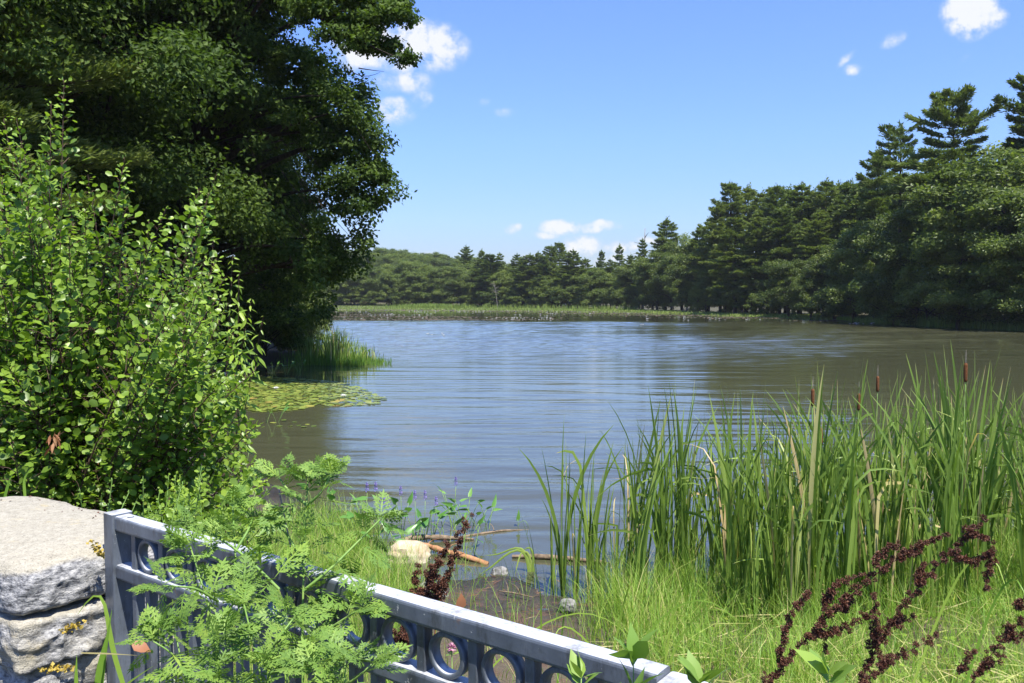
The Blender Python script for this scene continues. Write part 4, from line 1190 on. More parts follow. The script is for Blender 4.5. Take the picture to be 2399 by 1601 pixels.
# dark reeds in the shade of the right bank
n = 6500
px = 2520 - 560 * rng.uniform(0, 1, n) ** .72; D = np.array([at_height(a, b_, 0)[1] for a, b_ in zip(px, np.interp(px, [1940, 2060, 2130, 2250, 2399, 2520], [748.5, 757, 762, 768, 775, 779]))]) + rng.uniform(-.8, 2.6, n)
P = np.stack([(px - 1199.5) / FPX * D, D, np.zeros(n)], 1); P[:, 2] = np.clip(ground_z(P[:, 0], P[:, 1]), -.1, 1)
mb = MB(); blades(mb, P, rng.uniform(.5, 1.4, n) * np.interp(px, [1960, 2150], [.4, 1]), .045, .2, rng, np.clip(rng.normal(.3, .15, n), 0, .8), 2)
tag(mb.build('bank_reeds', M_CAT), 'dark reeds in the shade along the right bank', 'reeds', kind='stuff')

# carpets of far lily pads with their white flowers
HEX = np.array([[math.cos(a), math.sin(a), .02 * math.cos(2 * a)] for a in np.radians([10, 70, 130, 190, 250, 310])]); HEX_F = [[0, 1, 2, 3], [0, 3, 4, 5]]
n = 52000
px = rng.uniform(690, 2050, n); y0 = np.interp(px, [700, 1100, 1400, 1560, 1750, 1940, 2050], [726, 728.5, 731.5, 736, 742.5, 749, 757]) + .3
y1 = np.interp(px, [700, 900, 1300, 1560, 1800, 2050], [751, 752, 750, 747, 750, 760])
yy = y0 + (y1 - y0) * rng.uniform(0, 1, n) ** 1.1
r = np.stack([cam_ray(a, b_) for a, b_ in zip(px, yy)]); P = r * (-CAM_Z / r[:, 2:3]) + UP * CAM_Z
dens = np.sin(P[:, 1] * .33 + 1.5 * np.sin(P[:, 0] * .05)) + np.sin(P[:, 0] * .09 + P[:, 1] * .07) + rng.normal(0, .8, n)
P = P[(dens > 1.25) & (shore_sd(P[:, 0], P[:, 1]) < -.5)]; n = len(P)
P[:, 2] = .012 + rng.uniform(0, .03, n)
a = rng.uniform(0, 6.28, n); tl = rng.normal(0, .10, (n, 2)); N = unit(np.stack([tl[:, 0], tl[:, 1], np.ones(n)], 1)); X, Y, Z = frame(np.stack([np.cos(a), np.sin(a), 0 * a], 1), N)
mb = MB(); mb.inst(HEX, HEX_F, P, X, Y, Z, rng.uniform(.10, .24, n), np.clip(rng.normal(.45, .25, n), 0, 1))
tag(mb.build('far_lily_pads', M_FARPAD), 'brownish carpet of lily pads covering the far water', 'lily pads', kind='stuff')


def lily_mesh(petals=11, rows=2):
    mb = MB()
    for r_ in range(rows):
        m = petals - r_ * 3; a = np.arange(m) * 6.283 / m + r_ * .3; el = .55 + .45 * r_
        D = np.stack([np.cos(a) * math.cos(el), np.sin(a) * math.cos(el), np.full(m, math.sin(el))], 1)
        X, Y, Z = frame(D, UP[None] + 0 * D); mb.inst(KITE, KITE_F, np.zeros((m, 3)), X, Y, Z, np.tile([[1 - .2 * r_, .42, 1.2]], (m, 1)), .7)
    return mb.mesh('petals', M_PETAL)


LILY = lily_mesh(); LILY_FAR = lily_mesh(7, 1)
hb = MB(); hb.inst(OCT, OCT_F, [[0, 0, .25]], np.array([[1., 0, 0]]), np.array([[0, 1., 0]]), np.array([[0, 0, 1.]]), .22, .5); HEART = hb.mesh('heart', M_YELLOW, True)


def lily(pos, s, label, group=None, far=False):
    o = thing('water_lily_flower', label, 'water lily', pos, rng.uniform(0, 6), group)
    q = link('petals', LILY_FAR if far else LILY, o); q.scale = (s,) * 3
    if not far:
        q = link('heart', HEART, o); q.scale = (s,) * 3
    return o


k = 0
for (x0, x1, y0, y1, m) in [(860, 1010, 736, 740, 26), (800, 1000, 744, 748, 12), (1130, 1290, 745, 750, 30), (1280, 1480, 728, 736, 18), (950, 1240, 726, 732, 24), (720, 900, 729, 736, 16), (1480, 1800, 742, 752, 12), (1990, 2050, 757, 760, 14),
                            (1200, 1300, 737, 741, 8), (980, 1060, 782, 787, 4), (1500, 1510, 760, 764, 2)]:
    for _ in range(m):
        p = at_height(rng.uniform(x0, x1), max(rng.uniform(y0, y1), 730), .05)
        if shore_sd(p[0], p[1]) < 0: lily(p, rng.uniform(.15, .28) * (p[1] / 150) ** .5, 'tiny white water lily flower out on the far part of the pond', 'white water lily flowers far out on the pond', True)

# near bed of round pads on the left
def pad_mesh(seed):
    rg = np.random.default_rng(seed); mb = MB(); m = 14
    a = np.linspace(.18, 6.283 - .18, m); r_ = 1 + rg.normal(0, .02, m)
    V = np.concatenate([[[0, 0, .0]], np.stack([np.cos(a) * r_ * .55, np.sin(a) * r_ * .55, rg.normal(0, .012, m)], 1), np.stack([np.cos(a) * r_, np.sin(a) * r_, .03 + rg.uniform(-.02, .06, m) + .05 * (rg.uniform() > .6) * (np.cos(a - rg.uniform(0, 6)) > .6)], 1)])
    F3 = [[0, 1 + k, 2 + k] for k in range(m - 1)]; F4 = [[1 + k, 1 + m + k, 2 + m + k, 2 + k] for k in range(m - 1)]
    mb.add(V, F3, .5); off = mb.n - len(V); mb.f4.append(np.array(F4) + off); mb.m4.append(np.zeros(m - 1, int))
    return mb


PAD_POLY = [(470, 884), (560, 882), (700, 888), (790, 896), (850, 912), (905, 935), (880, 948), (800, 955), (745, 948), (700, 962), (600, 966), (560, 958), (470, 956)]
pads = []
tries = 0
while len(pads) < 1150 and tries < 60000:
    tries += 1
    a, b_ = rng.uniform(470, 905), rng.uniform(880, 966)
    if not in_poly(a, b_, PAD_POLY): continue
    if a > 700 and rng.uniform() > np.interp(a, [700, 780, 890], [.9, .35, .10]): continue
    p = at_height(a, b_, 0); r_ = rng.uniform(.085, .155)
    if any((p[0] - q[0]) ** 2 + (p[1] - q[1]) ** 2 < ((r_ + q[2]) * .80) ** 2 for q in pads): continue
    pads.append((p[0], p[1], r_))
for (a, b_) in [(665, 985), (680, 1000), (700, 998), (712, 1002), (720, 996), (640, 992), (735, 1000), (690, 990), (655, 1000)]:
    p = at_height(a, b_, 0); pads.append((p[0], p[1], rng.uniform(.05, .08)))
pads.sort(key=lambda q: q[1])
PM = []
for k in range(6):
    mb = pad_mesh(k); mb.t = [np.full(len(v), .25 + .11 * k) for v in mb.v]; PM.append(mb.mesh('lily_pad', M_PAD, True))
shown = [q for q in pads if -12 < q[0]]
for q in shown[:300]:
    o = link('lily_pad', PM[int(rng.integers(6)) if rng.uniform() < .97 else 5], None, (q[0], q[1], .006 + rng.uniform(0, .012))); o.scale = (q[2],) * 3; o.rotation_euler = (rng.normal(0, .05), rng.normal(0, .05), rng.uniform(0, 6.28))
    tag(o, 'round yellow green lily pad floating in the crowded bed off the left bank', 'lily pad', 'lily pads floating off the left bank')
mb = MB(); pmb = pad_mesh(3); tv = np.concatenate(pmb.v)
rest_ = np.array(shown[300:]); n = len(rest_)
a = rng.uniform(0, 6.28, n); X, Y, Z = frame(np.stack([np.cos(a), np.sin(a), 0 * a], 1), unit(np.stack([rng.normal(0, .05, n), rng.normal(0, .05, n), np.ones(n)], 1)))
C = np.stack([rest_[:, 0], rest_[:, 1], .006 + rng.uniform(0, .012, n)], 1); tt = rng.uniform(.2, .85, n)
off = mb.n; mb.inst(tv, pmb.f4[0], C, X, Y, Z, rest_[:, 2], tt); mb.f3.append((np.asarray(pmb.f3[0])[None] + (np.arange(n) * len(tv))[:, None, None]).reshape(-1, 3)); mb.m3.append(np.zeros(n * len(pmb.f3[0]), int))
tag(mb.build('lily_pad_bed', M_PAD, smooth=True), 'rest of the yellow green lily pads off the left bank', 'lily pads', 'lily pads floating off the left bank', 'stuff')
for (a, b_, lab) in [(647, 912, 'white water lily open in the middle of the near pad bed'), (562, 898, 'white water lily at the left of the near pad bed, beside the bush'), (805, 930, 'small white water lily at the right of the near pad bed')]:
    lily(at_height(a, b_, .03), .13, lab)

# ------------------------------------------------------------------ cattails
def cat_leaf(kind, seed):
    """unit-high leaf blade of several bends; width 1 = 1/100 of the height unit, scaled at placing"""
    rg = np.random.default_rng(seed); seg = 9; s = np.linspace(0, 1, seg + 1)
    if kind == 'straight': x = .10 * s ** 2; z = s
    elif kind == 'arch': x = .26 * s ** 2.4; z = s - .10 * s ** 4
    elif kind == 'nod': x = .12 * s ** 2 + .30 * np.clip(s - .68, 0, 1) * 1.4; z = s - 1.2 * np.clip(s - .72, 0, 1) ** 1.25
    elif kind == 'bent':
        f = rg.uniform(.5, .68); x = np.where(s < f, .06 * s, .06 * f + (s - f) * .86); z = np.where(s < f, s, f - (s - f) * .28 + .05 * np.sin((s - f) * 6))
    tw = s * rg.uniform(-1.6, 1.6) + rg.uniform(-.5, .5)
    w = np.clip(np.interp(s, [0, .25, .6, .85, 1], [.8, 1.0, .95, .55, .03]), 0, 1) * .5
    c = np.stack([x, .02 * np.sin(s * 3 + seed), z], 1)
    T_ = unit(np.gradient(c, axis=0)); S0 = np.array([0, 1.0, 0]); Nn = np.cross(T_, S0)
    Sd = S0 * np.cos(tw)[:, None] + Nn * np.sin(tw)[:, None]; Nd = np.cross(Sd, T_)
    V = np.stack([c - Sd * w[:, None] * .012 * 2, c + Nd * w[:, None] * .006, c + Sd * w[:, None] * .012 * 2], 1)
    V[:, :, :] = V
    i = np.arange(seg)[:, None] * 3
    F = np.concatenate([i + np.array([[0, 1, 4, 3]]), i + np.array([[1, 2, 5, 4]])])
    dry = seed in (4, 43, 62)
    t = .42 + rg.normal(0, .10) + .30 * np.clip(.18 - s, 0, 1) / .18 + .45 * np.clip(s - .92, 0, 1) / .08
    if dry: t = t * 0 + rg.uniform(.84, 1)
    elif kind == 'bent': t = t + .12
    mb = MB(); mb.add(V.reshape(-1, 3), F, np.repeat(np.clip(t, 0, 1), 3)); return mb.mesh('leaf', M_CAT, True)


LEAVES = [cat_leaf('straight', k) for k in range(9)] + [cat_leaf('arch', 20 + k) for k in range(6)] + [cat_leaf('nod', 40 + k) for k in range(4)] + [cat_leaf('bent', 60 + k) for k in range(3)]
LEAVES.append(cat_leaf('bent', 64))
mb = MB(); mb.tube([[0, 0, 0], [0, 0, .004], [0, 0, .02], [0, 0, .15], [0, 0, .168], [0, 0, .172]], [.004, .013, .0165, .0165, .012, .002], 10); SPIKE = mb.mesh('seed_head', M_SPIKE, True)
mb = MB(); mb.tube([[0, 0, 0], [.004, 0, .5], [0, 0, 1]], [.0045, .0035, .003], 6); STALK = mb.mesh('stalk', M_STEM, True)
mb = MB(); mb.tube([[0, 0, 0], [0, 0, .12]], [.0024, .0010], 5); PIN = mb.mesh('dry_tip', M_DEADWOOD, True)


def cattail(x, y, h, label, group=None, nl=None, spike=None, name='cattail', sprd=1.0, base=None):
    z = max(gz(x, y), -.12) - .03
    o = thing(name, label, 'cattail', (x, y, z), rng.uniform(0, 6.28), group)
    nl = nl or int(rng.integers(6, 10))
    for k in range(nl):
        u = rng.uniform()
        me = LEAVES[int(rng.integers(0, 9)) if u < .52 else int(rng.integers(9, 15)) if u < .82 else int(rng.integers(15, 19)) if u < .94 else int(rng.integers(19, 23))]
        q = link('leaf', me, o, (rng.normal(0, .022), rng.normal(0, .022), 0))
        hh = h * (1.0 if k == 0 else rng.uniform(.55, 1.0)); ws = rng.uniform(.6, 1.1) * .9
        # sheared width: leaf width stays real whatever its height
        q.scale = (hh * sprd, hh * sprd * .0 + ws, hh)
        q.rotation_euler = (rng.normal(0, .05), rng.normal(.0, .05), rng.uniform(0, 6.28))
    if spike:
        q = link('stalk', STALK, o, (.01, 0, 0)); q.scale = (1, 1, spike)
        q = link('seed_head', SPIKE, o, (.01, 0, spike))
        q = link('dry_tip', PIN, o, (.01, 0, spike + .17))
    return o


TOPX = [1285, 1300, 1340, 1400, 1430, 1470, 1530, 1600, 1640, 1700, 1760, 1800, 1830, 1900, 1960, 2010, 2060, 2100, 2200, 2260, 2310, 2340, 2399, 2480]
TOPY = [1010, 965, 950, 1100, 1080, 960, 885, 890, 985, 925, 890, 925, 930, 870, 850, 830, 900, 870, 860, 800, 850, 885, 880, 880]
GR_S, GR_D = 'cattails of the loose left part of the stand', 'cattails of the dense right part of the stand'


def cat_at(px, ytop, D, label, group=None, **kw):
    p = at_depth(px, ytop, D); g = max(gz(p[0], p[1]), -.12)
    return cattail(p[0] , p[1], max(.5, (p[2] - g) * 1.04), label, group, **kw)


cat_at(1318, 960, 8.5, 'tall cattail clump at the left end of the stand, leaves fanning left', nl=9, sprd=1.0)
cat_at(1378, 950, 8.7, 'second tall cattail clump from the left, beside the open water', nl=9)
cat_at(1350, 1010, 8.4, 'shorter cattail between the two tall leftmost clumps', nl=7)
cat_at(1300, 1180, 8.5, 'short thin cattail standing left of the tall leftmost clump', nl=4)
cat_at(1262, 1190, 8.7, 'smallest leftmost cattail, a few blades in the shallow water', nl=3)
cat_at(1572, 872, 8.6, 'very tall thin cattail with one leaf curving left above the others', nl=6)
for k in range(50):
    px = rng.uniform(1385, 1720); D = rng.uniform(8.0, 9.6)
    yt = np.interp(px, TOPX, TOPY) + rng.exponential(95)
    cat_at(px, yt, D, 'green cattail in the loose left part of the stand, water showing between', GR_S, nl=int(rng.integers(4, 8)))
for k in range(168):
    px = 1700 + 760 * rng.uniform() ** .85; D = rng.uniform(7.4, 10.8)
    yt = np.interp(px, TOPX, TOPY) + min(rng.exponential(95), 300)
    cat_at(px, yt, D, 'green cattail packed in the dense right part of the stand', GR_D)
for (px, ys, D, lab) in [(1905, 945, 8.3, 'cattail with brown seed head standing clear at the left of the dense stand'), (2009, 955, 8.5, 'cattail with brown seed head half hidden by leaves, second from the left'),
                         (2058, 912, 9.2, 'cattail with small dark seed head among leaf tips, third from the left'), (2264, 888, 7.6, 'cattail with the highest and largest brown seed head, near the right edge'),
                         (2050, 1130, 8.8, 'cattail with thin low reddish seed head inside the dense stand'), (1925, 1035, 9.0, 'cattail whose low seed head shows behind bent leaves')]:
    p = at_depth(px, ys, D); g = max(gz(p[0], p[1]), -.12)
    cattail(p[0], p[1], (p[2] - g) * 1.06, lab, None, nl=6, spike=float(p[2] - g))
# the snapped cattail in the shallows
p = at_height(1240, 1340, 0); o = thing('cattail', 'snapped cattail stub folded over to the left above the shallow water', 'cattail', (p[0], p[1], -.08))
for k, (pts, w) in enumerate([([(0, 0, 0), (-.02, 0, .22), (-.05, 0, .33), (-.12, -.03, .36), (-.28, -.06, .28), (-.42, -.08, .14), (-.55, -.1, .08)], .03),
                              ([(.02, 0, 0), (.0, 0, .2), (-.03, .02, .32), (-.10, .02, .37), (-.2, .03, .33), (-.36, .05, .24), (-.50, .05, .25)], .026),
                              ([(.03, .01, 0), (.02, 0, .2), (0, .01, .30), (-.06, 0, .345), (-.10, -.02, .30), (-.13, -.05, .18), (-.16, -.06, .05)], .024),
                              ([(.04, 0, 0), (.04, 0, .15), (.05, 0, .26), (.03, 0, .35), (-.02, 0, .37), (-.05, 0, .33), (-.08, 0, .30)], .026)]):
    c = resample(pts, 12); tg = unit(np.gradient(c, axis=0)); sd_ = unit(np.cross(tg, [0.2, -1, .1])); nd = np.cross(sd_, tg); ww = np.interp(np.linspace(0, 1, 12), [0, .3, .8, 1], [.9, 1, .7, .1])[:, None] * w / 2
    V = np.stack([c - sd_ * ww, c + nd * ww * .4, c + sd_ * ww], 1).reshape(-1, 3); i = np.arange(11)[:, None] * 3
    mb = MB(); mb.add(V, np.concatenate([i + np.array([[0, 1, 4, 3]]), i + np.array([[1, 2, 5, 4]])]), .62); mb.build('leaf', M_CAT, o, True)

# the small far stand of reeds by the oak, in the water
for k in range(95):
    px = rng.normal(775, 42) if k < 70 else rng.uniform(690, 900)
    if px > 915 or px < 640: continue
    D = rng.uniform(38.5, 42.5); x = (px - 1199.5) / FPX * D
    yt = np.interp(px, [640, 700, 745, 790, 830, 860, 900], [800, 790, 770, 760, 785, 800, 815]) + rng.exponential(9)
    hgt = (at_depth(px, yt, D)[2]); z = max(gz(x, D), -.1)
    o = thing('reed_clump', 'reed clump in the small stand before the dark oak', 'reeds', (x, D, z), 0, 'reeds standing in the water before the oak')
    for q_ in range(5):
        q = link('leaf', LEAVES[int(rng.integers(0, 19))], o, (rng.normal(0, .12), rng.normal(0, .12), 0)); hh = max(.3, hgt - z) * rng.uniform(.75, 1.15)
        q.scale = (hh, 1.6, hh); q.rotation_euler = (0, 0, rng.uniform(0, 6.28))
n = 3600
px = np.clip(rng.normal(800, 55, n), 640, 915); D = rng.uniform(38, 41.5, n); P = np.stack([(px - 1199.5) / FPX * D, D, np.full(n, -.02)], 1)
mb = MB(); blades(mb, P, rng.uniform(.25, .75, n) * np.interp(px, [640, 800, 925], [1.2, .9, .3]), .018, .25, rng, np.clip(rng.normal(.22, .2, n), 0, .85), 2)
tag(mb.build('rushes', M_GRASS), 'fine yellow green rushes at the foot of the far reed stand', 'rushes', kind='stuff')

# ------------------------------------------------------------------ pickerelweed in the shallows
HEARTL = np.array([[-.12, 0, 0], [.0, 0, 0], [.4, 0, -.03], [.75, 0, -.06], [1.05, 0, -.14], [-.18, .20, .03], [.22, .27, .05], [.65, .15, .0], [-.18, -.20, .03], [.22, -.27, .05], [.65, -.15, .0]])
HEART_F = [[1, 6, 5], [1, 2, 6], [2, 7, 6], [2, 3, 7], [3, 4, 7], [1, 8, 9], [1, 9, 2], [2, 9, 10], [2, 10, 3], [3, 10, 4]]
mb = MB(); mb.add(HEARTL, HEART_F, .5); PL = [mb.mesh('leaf', M_PICK, True)]
mb = MB(); mb.add(HEARTL * [1, .7, 1], HEART_F, .75); PL.append(mb.mesh('leaf', M_PICK, True))
mb = MB(); rg = np.random.default_rng(3); n = 70; zz_ = rg.uniform(0, 1, n); aa_ = rg.uniform(0, 6.28, n); rr_ = .011 * (1 - zz_ * .6)
C = np.stack([np.cos(aa_) * rr_ * .4, np.sin(aa_) * rr_ * .4, zz_ * .085], 1); d = np.stack([np.cos(aa_), np.sin(aa_), .5 + 0 * aa_], 1); X, Y, Z = frame(d, rg.normal(size=(n, 3)))
mb.inst(KITE, KITE_F, C, X, Y, Z, np.tile([[.013, .007, .01]], (n, 1)), rg.uniform(0, 1, n)); VSP = mb.mesh('flower_spike', M_VIOLET)


def pickerel(x, y, h, label, group, flower, nl, tilt=0.25):
    z = max(gz(x, y), -.15); o = thing('pickerelweed', label, 'water plant', (x, y, z), 0, group)
    for k in range(nl):
        a = rng.uniform(0, 6.28); hh = h * rng.uniform(.5, .92) - z; tip = np.array([math.cos(a) * hh * tilt, math.sin(a) * hh * tilt, hh])
        mb = MB(); mb.tube(bez((0, 0, 0), tip * [.3, .3, .6], tip, 5), [.006, .005, .004, .004, .003], 5); mb.build('stem', M_STEM, o, True)
        d = unit(np.array([math.cos(a), math.sin(a), rng.uniform(-.2, 1.3)])); X, Y, Z = frame(d[None], (UP * .6 + rng.normal(0, .5, 3))[None])
        put('leaf', PL[int(rng.integers(2))], o, X[0], Y[0], Z[0], tip, rng.uniform(.11, .17))
    if flower:
        mb = MB(); t_ = (rng.normal(0, .04), rng.normal(0, .03), h - z); mb.tube(bez((0, 0, 0), (t_[0] * .3, 0, h * .5), t_, 5), [.006, .005, .004, .004, .003], 5); mb.build('stem', M_STEM, o, True)
        q = link('flower_spike', VSP, o, t_); q.scale = (1.5, 1.5, 1.35)


for (px, pf, pb, lab) in [(1061, 1127, 1235, 'tallest pickerelweed with violet spike, alone in the open water'), (942, 1148, 1262, 'pickerelweed with violet spike left of the driftwood, over bright water'),
                          (994, 1160, 1262, 'pickerelweed with violet spike above the driftwood branch'), (890, 1138, 1290, 'pickerelweed with violet spike beside the ragweed tip'),
                          (857, 1142, 1285, 'pickerelweed with violet spike just left of its neighbour at the grass edge'), (1011, 1172, 1268, 'small pickerelweed with violet spike right of the driftwood branch'),
                          (975, 1160, 1270, 'pickerelweed with pale violet spike between two others over the driftwood'), (899, 1172, 1300, 'low pickerelweed with violet spike at the grass edge'),
                          (577, 1050, 1120, 'pickerelweed with violet spike at the bush edge over the brown cove')]:
    b0 = at_height(px, pb, 0); t0 = at_depth(px, pf, b0[1]); pickerel(b0[0], b0[1], t0[2] - .07, lab, None, True, 3 if px != 577 else 1)
for (px, pb, h) in [(1100, 1255, .42), (1075, 1250, .45), (1125, 1248, .40), (1140, 1240, .38), (1085, 1290, .40), (1105, 1300, .38), (930, 1290, .35), (960, 1285, .3), (1040, 1265, .34), (1020, 1255, .36),
                    (870, 1290, .38), (845, 1270, .42), (820, 1255, .42), (800, 1235, .45), (780, 1215, .4), (835, 1290, .4), (910, 1300, .3), (1090, 1235, .4), (1115, 1232, .35), (650, 990, .5), (625, 990, .5), (980, 1280, .3), (760, 1200, .4), (740, 1190, .4)]:
    b0 = at_height(px + rng.uniform(-5, 5), pb, 0); pickerel(b0[0], b0[1], h, 'flowerless pickerelweed, a few arrow shaped leaves on bent stems in the shallows', 'flowerless pickerelweed in the shallows', False, int(rng.integers(2, 5)), .4)
p = at_height(1213, 1235, 0); o = thing('arrowhead_leaf', 'single dark upright leaf standing alone in the open water', 'water plant', p)
mb = MB(); mb.tube([(0, 0, -.05), (.005, 0, .05), (.0, 0, .10)], .003, 5); mb.build('stem', M_STEM, o, True)
X, Y, Z = frame(np.array([[.15, 0, 1.]]), np.array([[.3, -.6, .1]])); put('leaf', PL[0], o, X[0], Y[0] * .8, Z[0], (0, 0, .10), .13)
mb = MB(); mb.tube(bez((0, 0, .02), (.10, 0, .16), (.14, -.02, 0), 6), .003, 5); mb.build('stem', M_STEM, o, True)
# far water plants
for (px, py) in [(735, 836), (640, 868), (670, 872), (700, 866), (820, 838), (850, 836), (600, 872)]:
    b0 = at_height(px, py + 6, 0); pickerel(b0[0], b0[1], .5, 'arrow leaved water plant by the foot of the far reed stand', 'water plants by the far reed stand', False, 5, .5)

# ------------------------------------------------------------------ rocks and driftwood at the water's edge
M_ROCK = solid_mat('tan_rock', [(.3, (.30, .22, .12)), (.5, (.46, .37, .25)), (.75, (.56, .49, .38))], 7, 6, .85, .2, .6, 60, bdist=.006)
M_GREYROCK = solid_mat('grey_rock', [(.3, (.06, .06, .06)), (.5, (.20, .195, .18)), (.7, (.36, .35, .33))], 14, 6, .85, .2, .7, 70, bdist=.006)


def rock(label, px, py, w, h, seed, mat, z=0.0, dy=.7):
    p = at_height(px, py, z); o_ = stone('rock', (0, 0, 0), np.array([1., 0, 0]), np.array([0, 1., 0]), w / 2, w / 2 * dy, h, seed, mat, None, None, n=18, pw=3.0, amp=w * .09)
    o_.location = (p[0], p[1] + w * .2, z - h * .22); return tag(o_, label, 'rock')


rock('smooth tan boulder at the water edge left of the driftwood', 955, 1316, .47, .25, 71, M_ROCK)
rock('small jagged grey rock in the shallow water right of the dock stalks', 1170, 1345, .17, .085, 74, M_GREYROCK)
rock('white flecked rock behind the red brown dock stalks', 1000, 1385, .15, .10, 77, M_GREYROCK, .05)
rock('pale stone lying on the mud under the leftmost cattails', 1330, 1420, .15, .07, 79, M_GREYROCK, .08)
rock('pale stone half behind the dock stalks by the rail', 1035, 1400, .12, .07, 81, M_GREYROCK, .05)
M_LOG1 = solid_mat('grey_brown_wood', [(.3, (.09, .065, .045)), (.6, (.24, .18, .12))], 18, 5, .85, .1, .7, 50, (1, .3, 1))
M_LOG2 = solid_mat('orange_brown_wood', [(.3, (.22, .10, .045)), (.6, (.42, .22, .11))], 16, 5, .8, .1, .5, 50, (1, .3, 1))


def log(label, pts, rad, mat, z=.02):
    P = [at_height(a, b_, z) + UP * dz_ for a, b_, dz_ in pts]; o = None
    mb = MB(); c = resample(P, 16); r_ = np.interp(np.linspace(0, 1, 16), np.linspace(0, 1, len(rad)), rad) * (1 + rng.normal(0, .09, 16)); mb.tube(c, r_, 9)
    o = thing('driftwood', label, 'driftwood', c[0]); mb.build('branch', mat, o, True, origin=c[0])
    for k in range(3):
        a = c[int(rng.integers(3, 13))]; b2 = MB(); b2.tube(bez(a, a + [0, .03, .06], a + [rng.normal(0, .1), rng.uniform(-.1, .1), .09], 4), [.008, .006, .004, .002], 4); b2.build('twig', mat, o, origin=c[0])
    return o


log('grey brown driftwood branch floating behind the tan boulder', [(915, 1276, 0), (975, 1266, .04), (1035, 1265, .03), (1110, 1262, -.01)], [.028, .04, .032, .012], M_LOG1)
log('orange brown peeled branch slanting from the boulder into the water', [(972, 1279, .05), (1035, 1296, .03), (1090, 1308, .02), (1142, 1318, -.02)], [.02, .034, .03, .03], M_LOG2)
log('thin dark waterlogged branch out in the open water', [(1040, 1265, 0), (1120, 1252, 0), (1175, 1243, 0), (1240, 1240, -.01)], [.008, .016, .014, .005], M_LOG1, .0)
log('weathered board lying in the shallows behind the leftmost cattails', [(1200, 1304, 0), (1255, 1306, .01), (1310, 1309, .01), (1420, 1316, -.01)], [.02, .03, .026, .02], M_LOG1)
log('thin bent twig lying on the mud', [(1170, 1385, .0), (1205, 1392, .01), (1250, 1400, .0)], [.006, .008, .004], M_LOG1, .05)
# wrack: drifted bits of reed, needles and bark on the mud
n = 9000
x = rng.uniform(-3.2, 3.2, n); y = rng.uniform(4.5, 10.2, n); sd = shore_sd(x, y)
k_ = (sd > -.15) & (sd < rng.exponential(1.6, n) + .2) & (wob(x * 1.3, y * 1.6) + rng.normal(0, .25, n) > -.05); x, y = x[k_], y[k_]; n = len(x)
P = np.stack([x, y, np.maximum(ground_z(x, y), 0) + .006], 1); a = rng.normal(0, .7, n)
X, Y, Z = frame(np.stack([np.cos(a), np.sin(a), rng.normal(0, .12, n)], 1), UP + rng.normal(0, .3, (n, 3)))
M_WRACK = leaf_mat('wrack', [(0, (.05, .022, .012)), (.45, (.17, .075, .035)), (.8, (.32, .21, .11)), (1, (.45, .38, .26))], .05, rough=.8)
mb = MB(); mb.inst(KITE, KITE_F, P, X, Y, Z, np.stack([rng.uniform(.02, .16, n), rng.uniform(.003, .009, n), np.full(n, .02)], 1), np.clip(rng.normal(.4, .25, n), 0, 1))
tag(mb.build('wrack', M_WRACK), 'drifted red brown reed litter on the dark mud', 'litter', kind='stuff')

# ------------------------------------------------------------------ grass of the near bank
rng = np.random.default_rng(505)
n = 200000
x = rng.uniform(-4.5, 6.2, n); y = rng.uniform(2.6, 11.2, n)
pxs = 1199.5 + x / y * FPX
sd = shore_sd(x, y)
clump = wob(x * 1.4 + 3, y * 1.4) + .6 * wob(x * 3.1, y * 3.3 + 7)
mud = np.clip((1.55 - np.abs(x - .15 * 0 - np.interp(y, [4, 9], [.15, -.2])) * np.interp(y, [4.5, 6, 9], [2.6, 1.5, 1.15])) * 1.2, 0, 1) * np.clip((y - 4.2) / 1.0, 0, 1)
left = (pxs < 900)
pr = (1 - mud * .93) * np.clip(.62 + clump * .5, .12, 1) * np.clip((sd + .35) / .4, 0, 1)
pr *= np.where(left, .9, 1)
k_ = (rng.uniform(size=n) < pr * .75) & (pxs > 430) & (pxs < 2560)
x, y, sd, clump, pxs = x[k_], y[k_], sd[k_], clump[k_], pxs[k_]; n = len(x)
P = np.stack([x, y, ground_z(x, y) - .01], 1)
h = rng.uniform(.15, .42, n) * np.interp(sd, [-.3, 1.5, 4, 7], [1.25, 1.25, .75, .6]) * (1 + .35 * clump)
h = np.where(pxs < 900, h * .95, h)
h *= 1 + .75 * np.exp(-((y - 8.3) / .9) ** 2) * (x > .9) * rng.uniform(0, 1, n)
w = rng.uniform(.003, .0075, n)
t = np.clip(.40 + .20 * clump + rng.normal(0, .19, n) + .45 * (rng.uniform(size=n) < .07), 0, 1)
mb = MB(); blades(mb, P, h, w, rng.uniform(.1, .95, n), rng, t, 3, .6)
tag(mb.build('grass', M_GRASS), 'sunlit yellow green grass on the near bank', 'grass', kind='stuff')
# dry straw lying in it
n = 8500; x = rng.uniform(.2, 6, n); y = 3.2 + 6.8 * rng.uniform(0, 1, n) ** 1.8; sd = shore_sd(x, y); k_ = (sd > 0) & (x > .4 + (y - 4) * .15); x, y = x[k_], y[k_]; n = len(x)
a = rng.uniform(0, 6.28, n); P = np.stack([x, y, ground_z(x, y) + rng.uniform(.01, .16, n)], 1); X, Y, Z = frame(np.stack([np.cos(a), np.sin(a), rng.normal(0, .25, n)], 1), rng.normal(size=(n, 3)) + UP)
mb = MB(); mb.inst(KITE, KITE_F, P, X, Y, Z, np.stack([rng.uniform(.12, .5, n), rng.uniform(.004, .010, n), np.full(n, .1)], 1), rng.uniform(.86, 1, n))
tag(mb.build('dry_straw', M_GRASS), 'dry straw coloured blades lying in the grass', 'straw', kind='stuff')
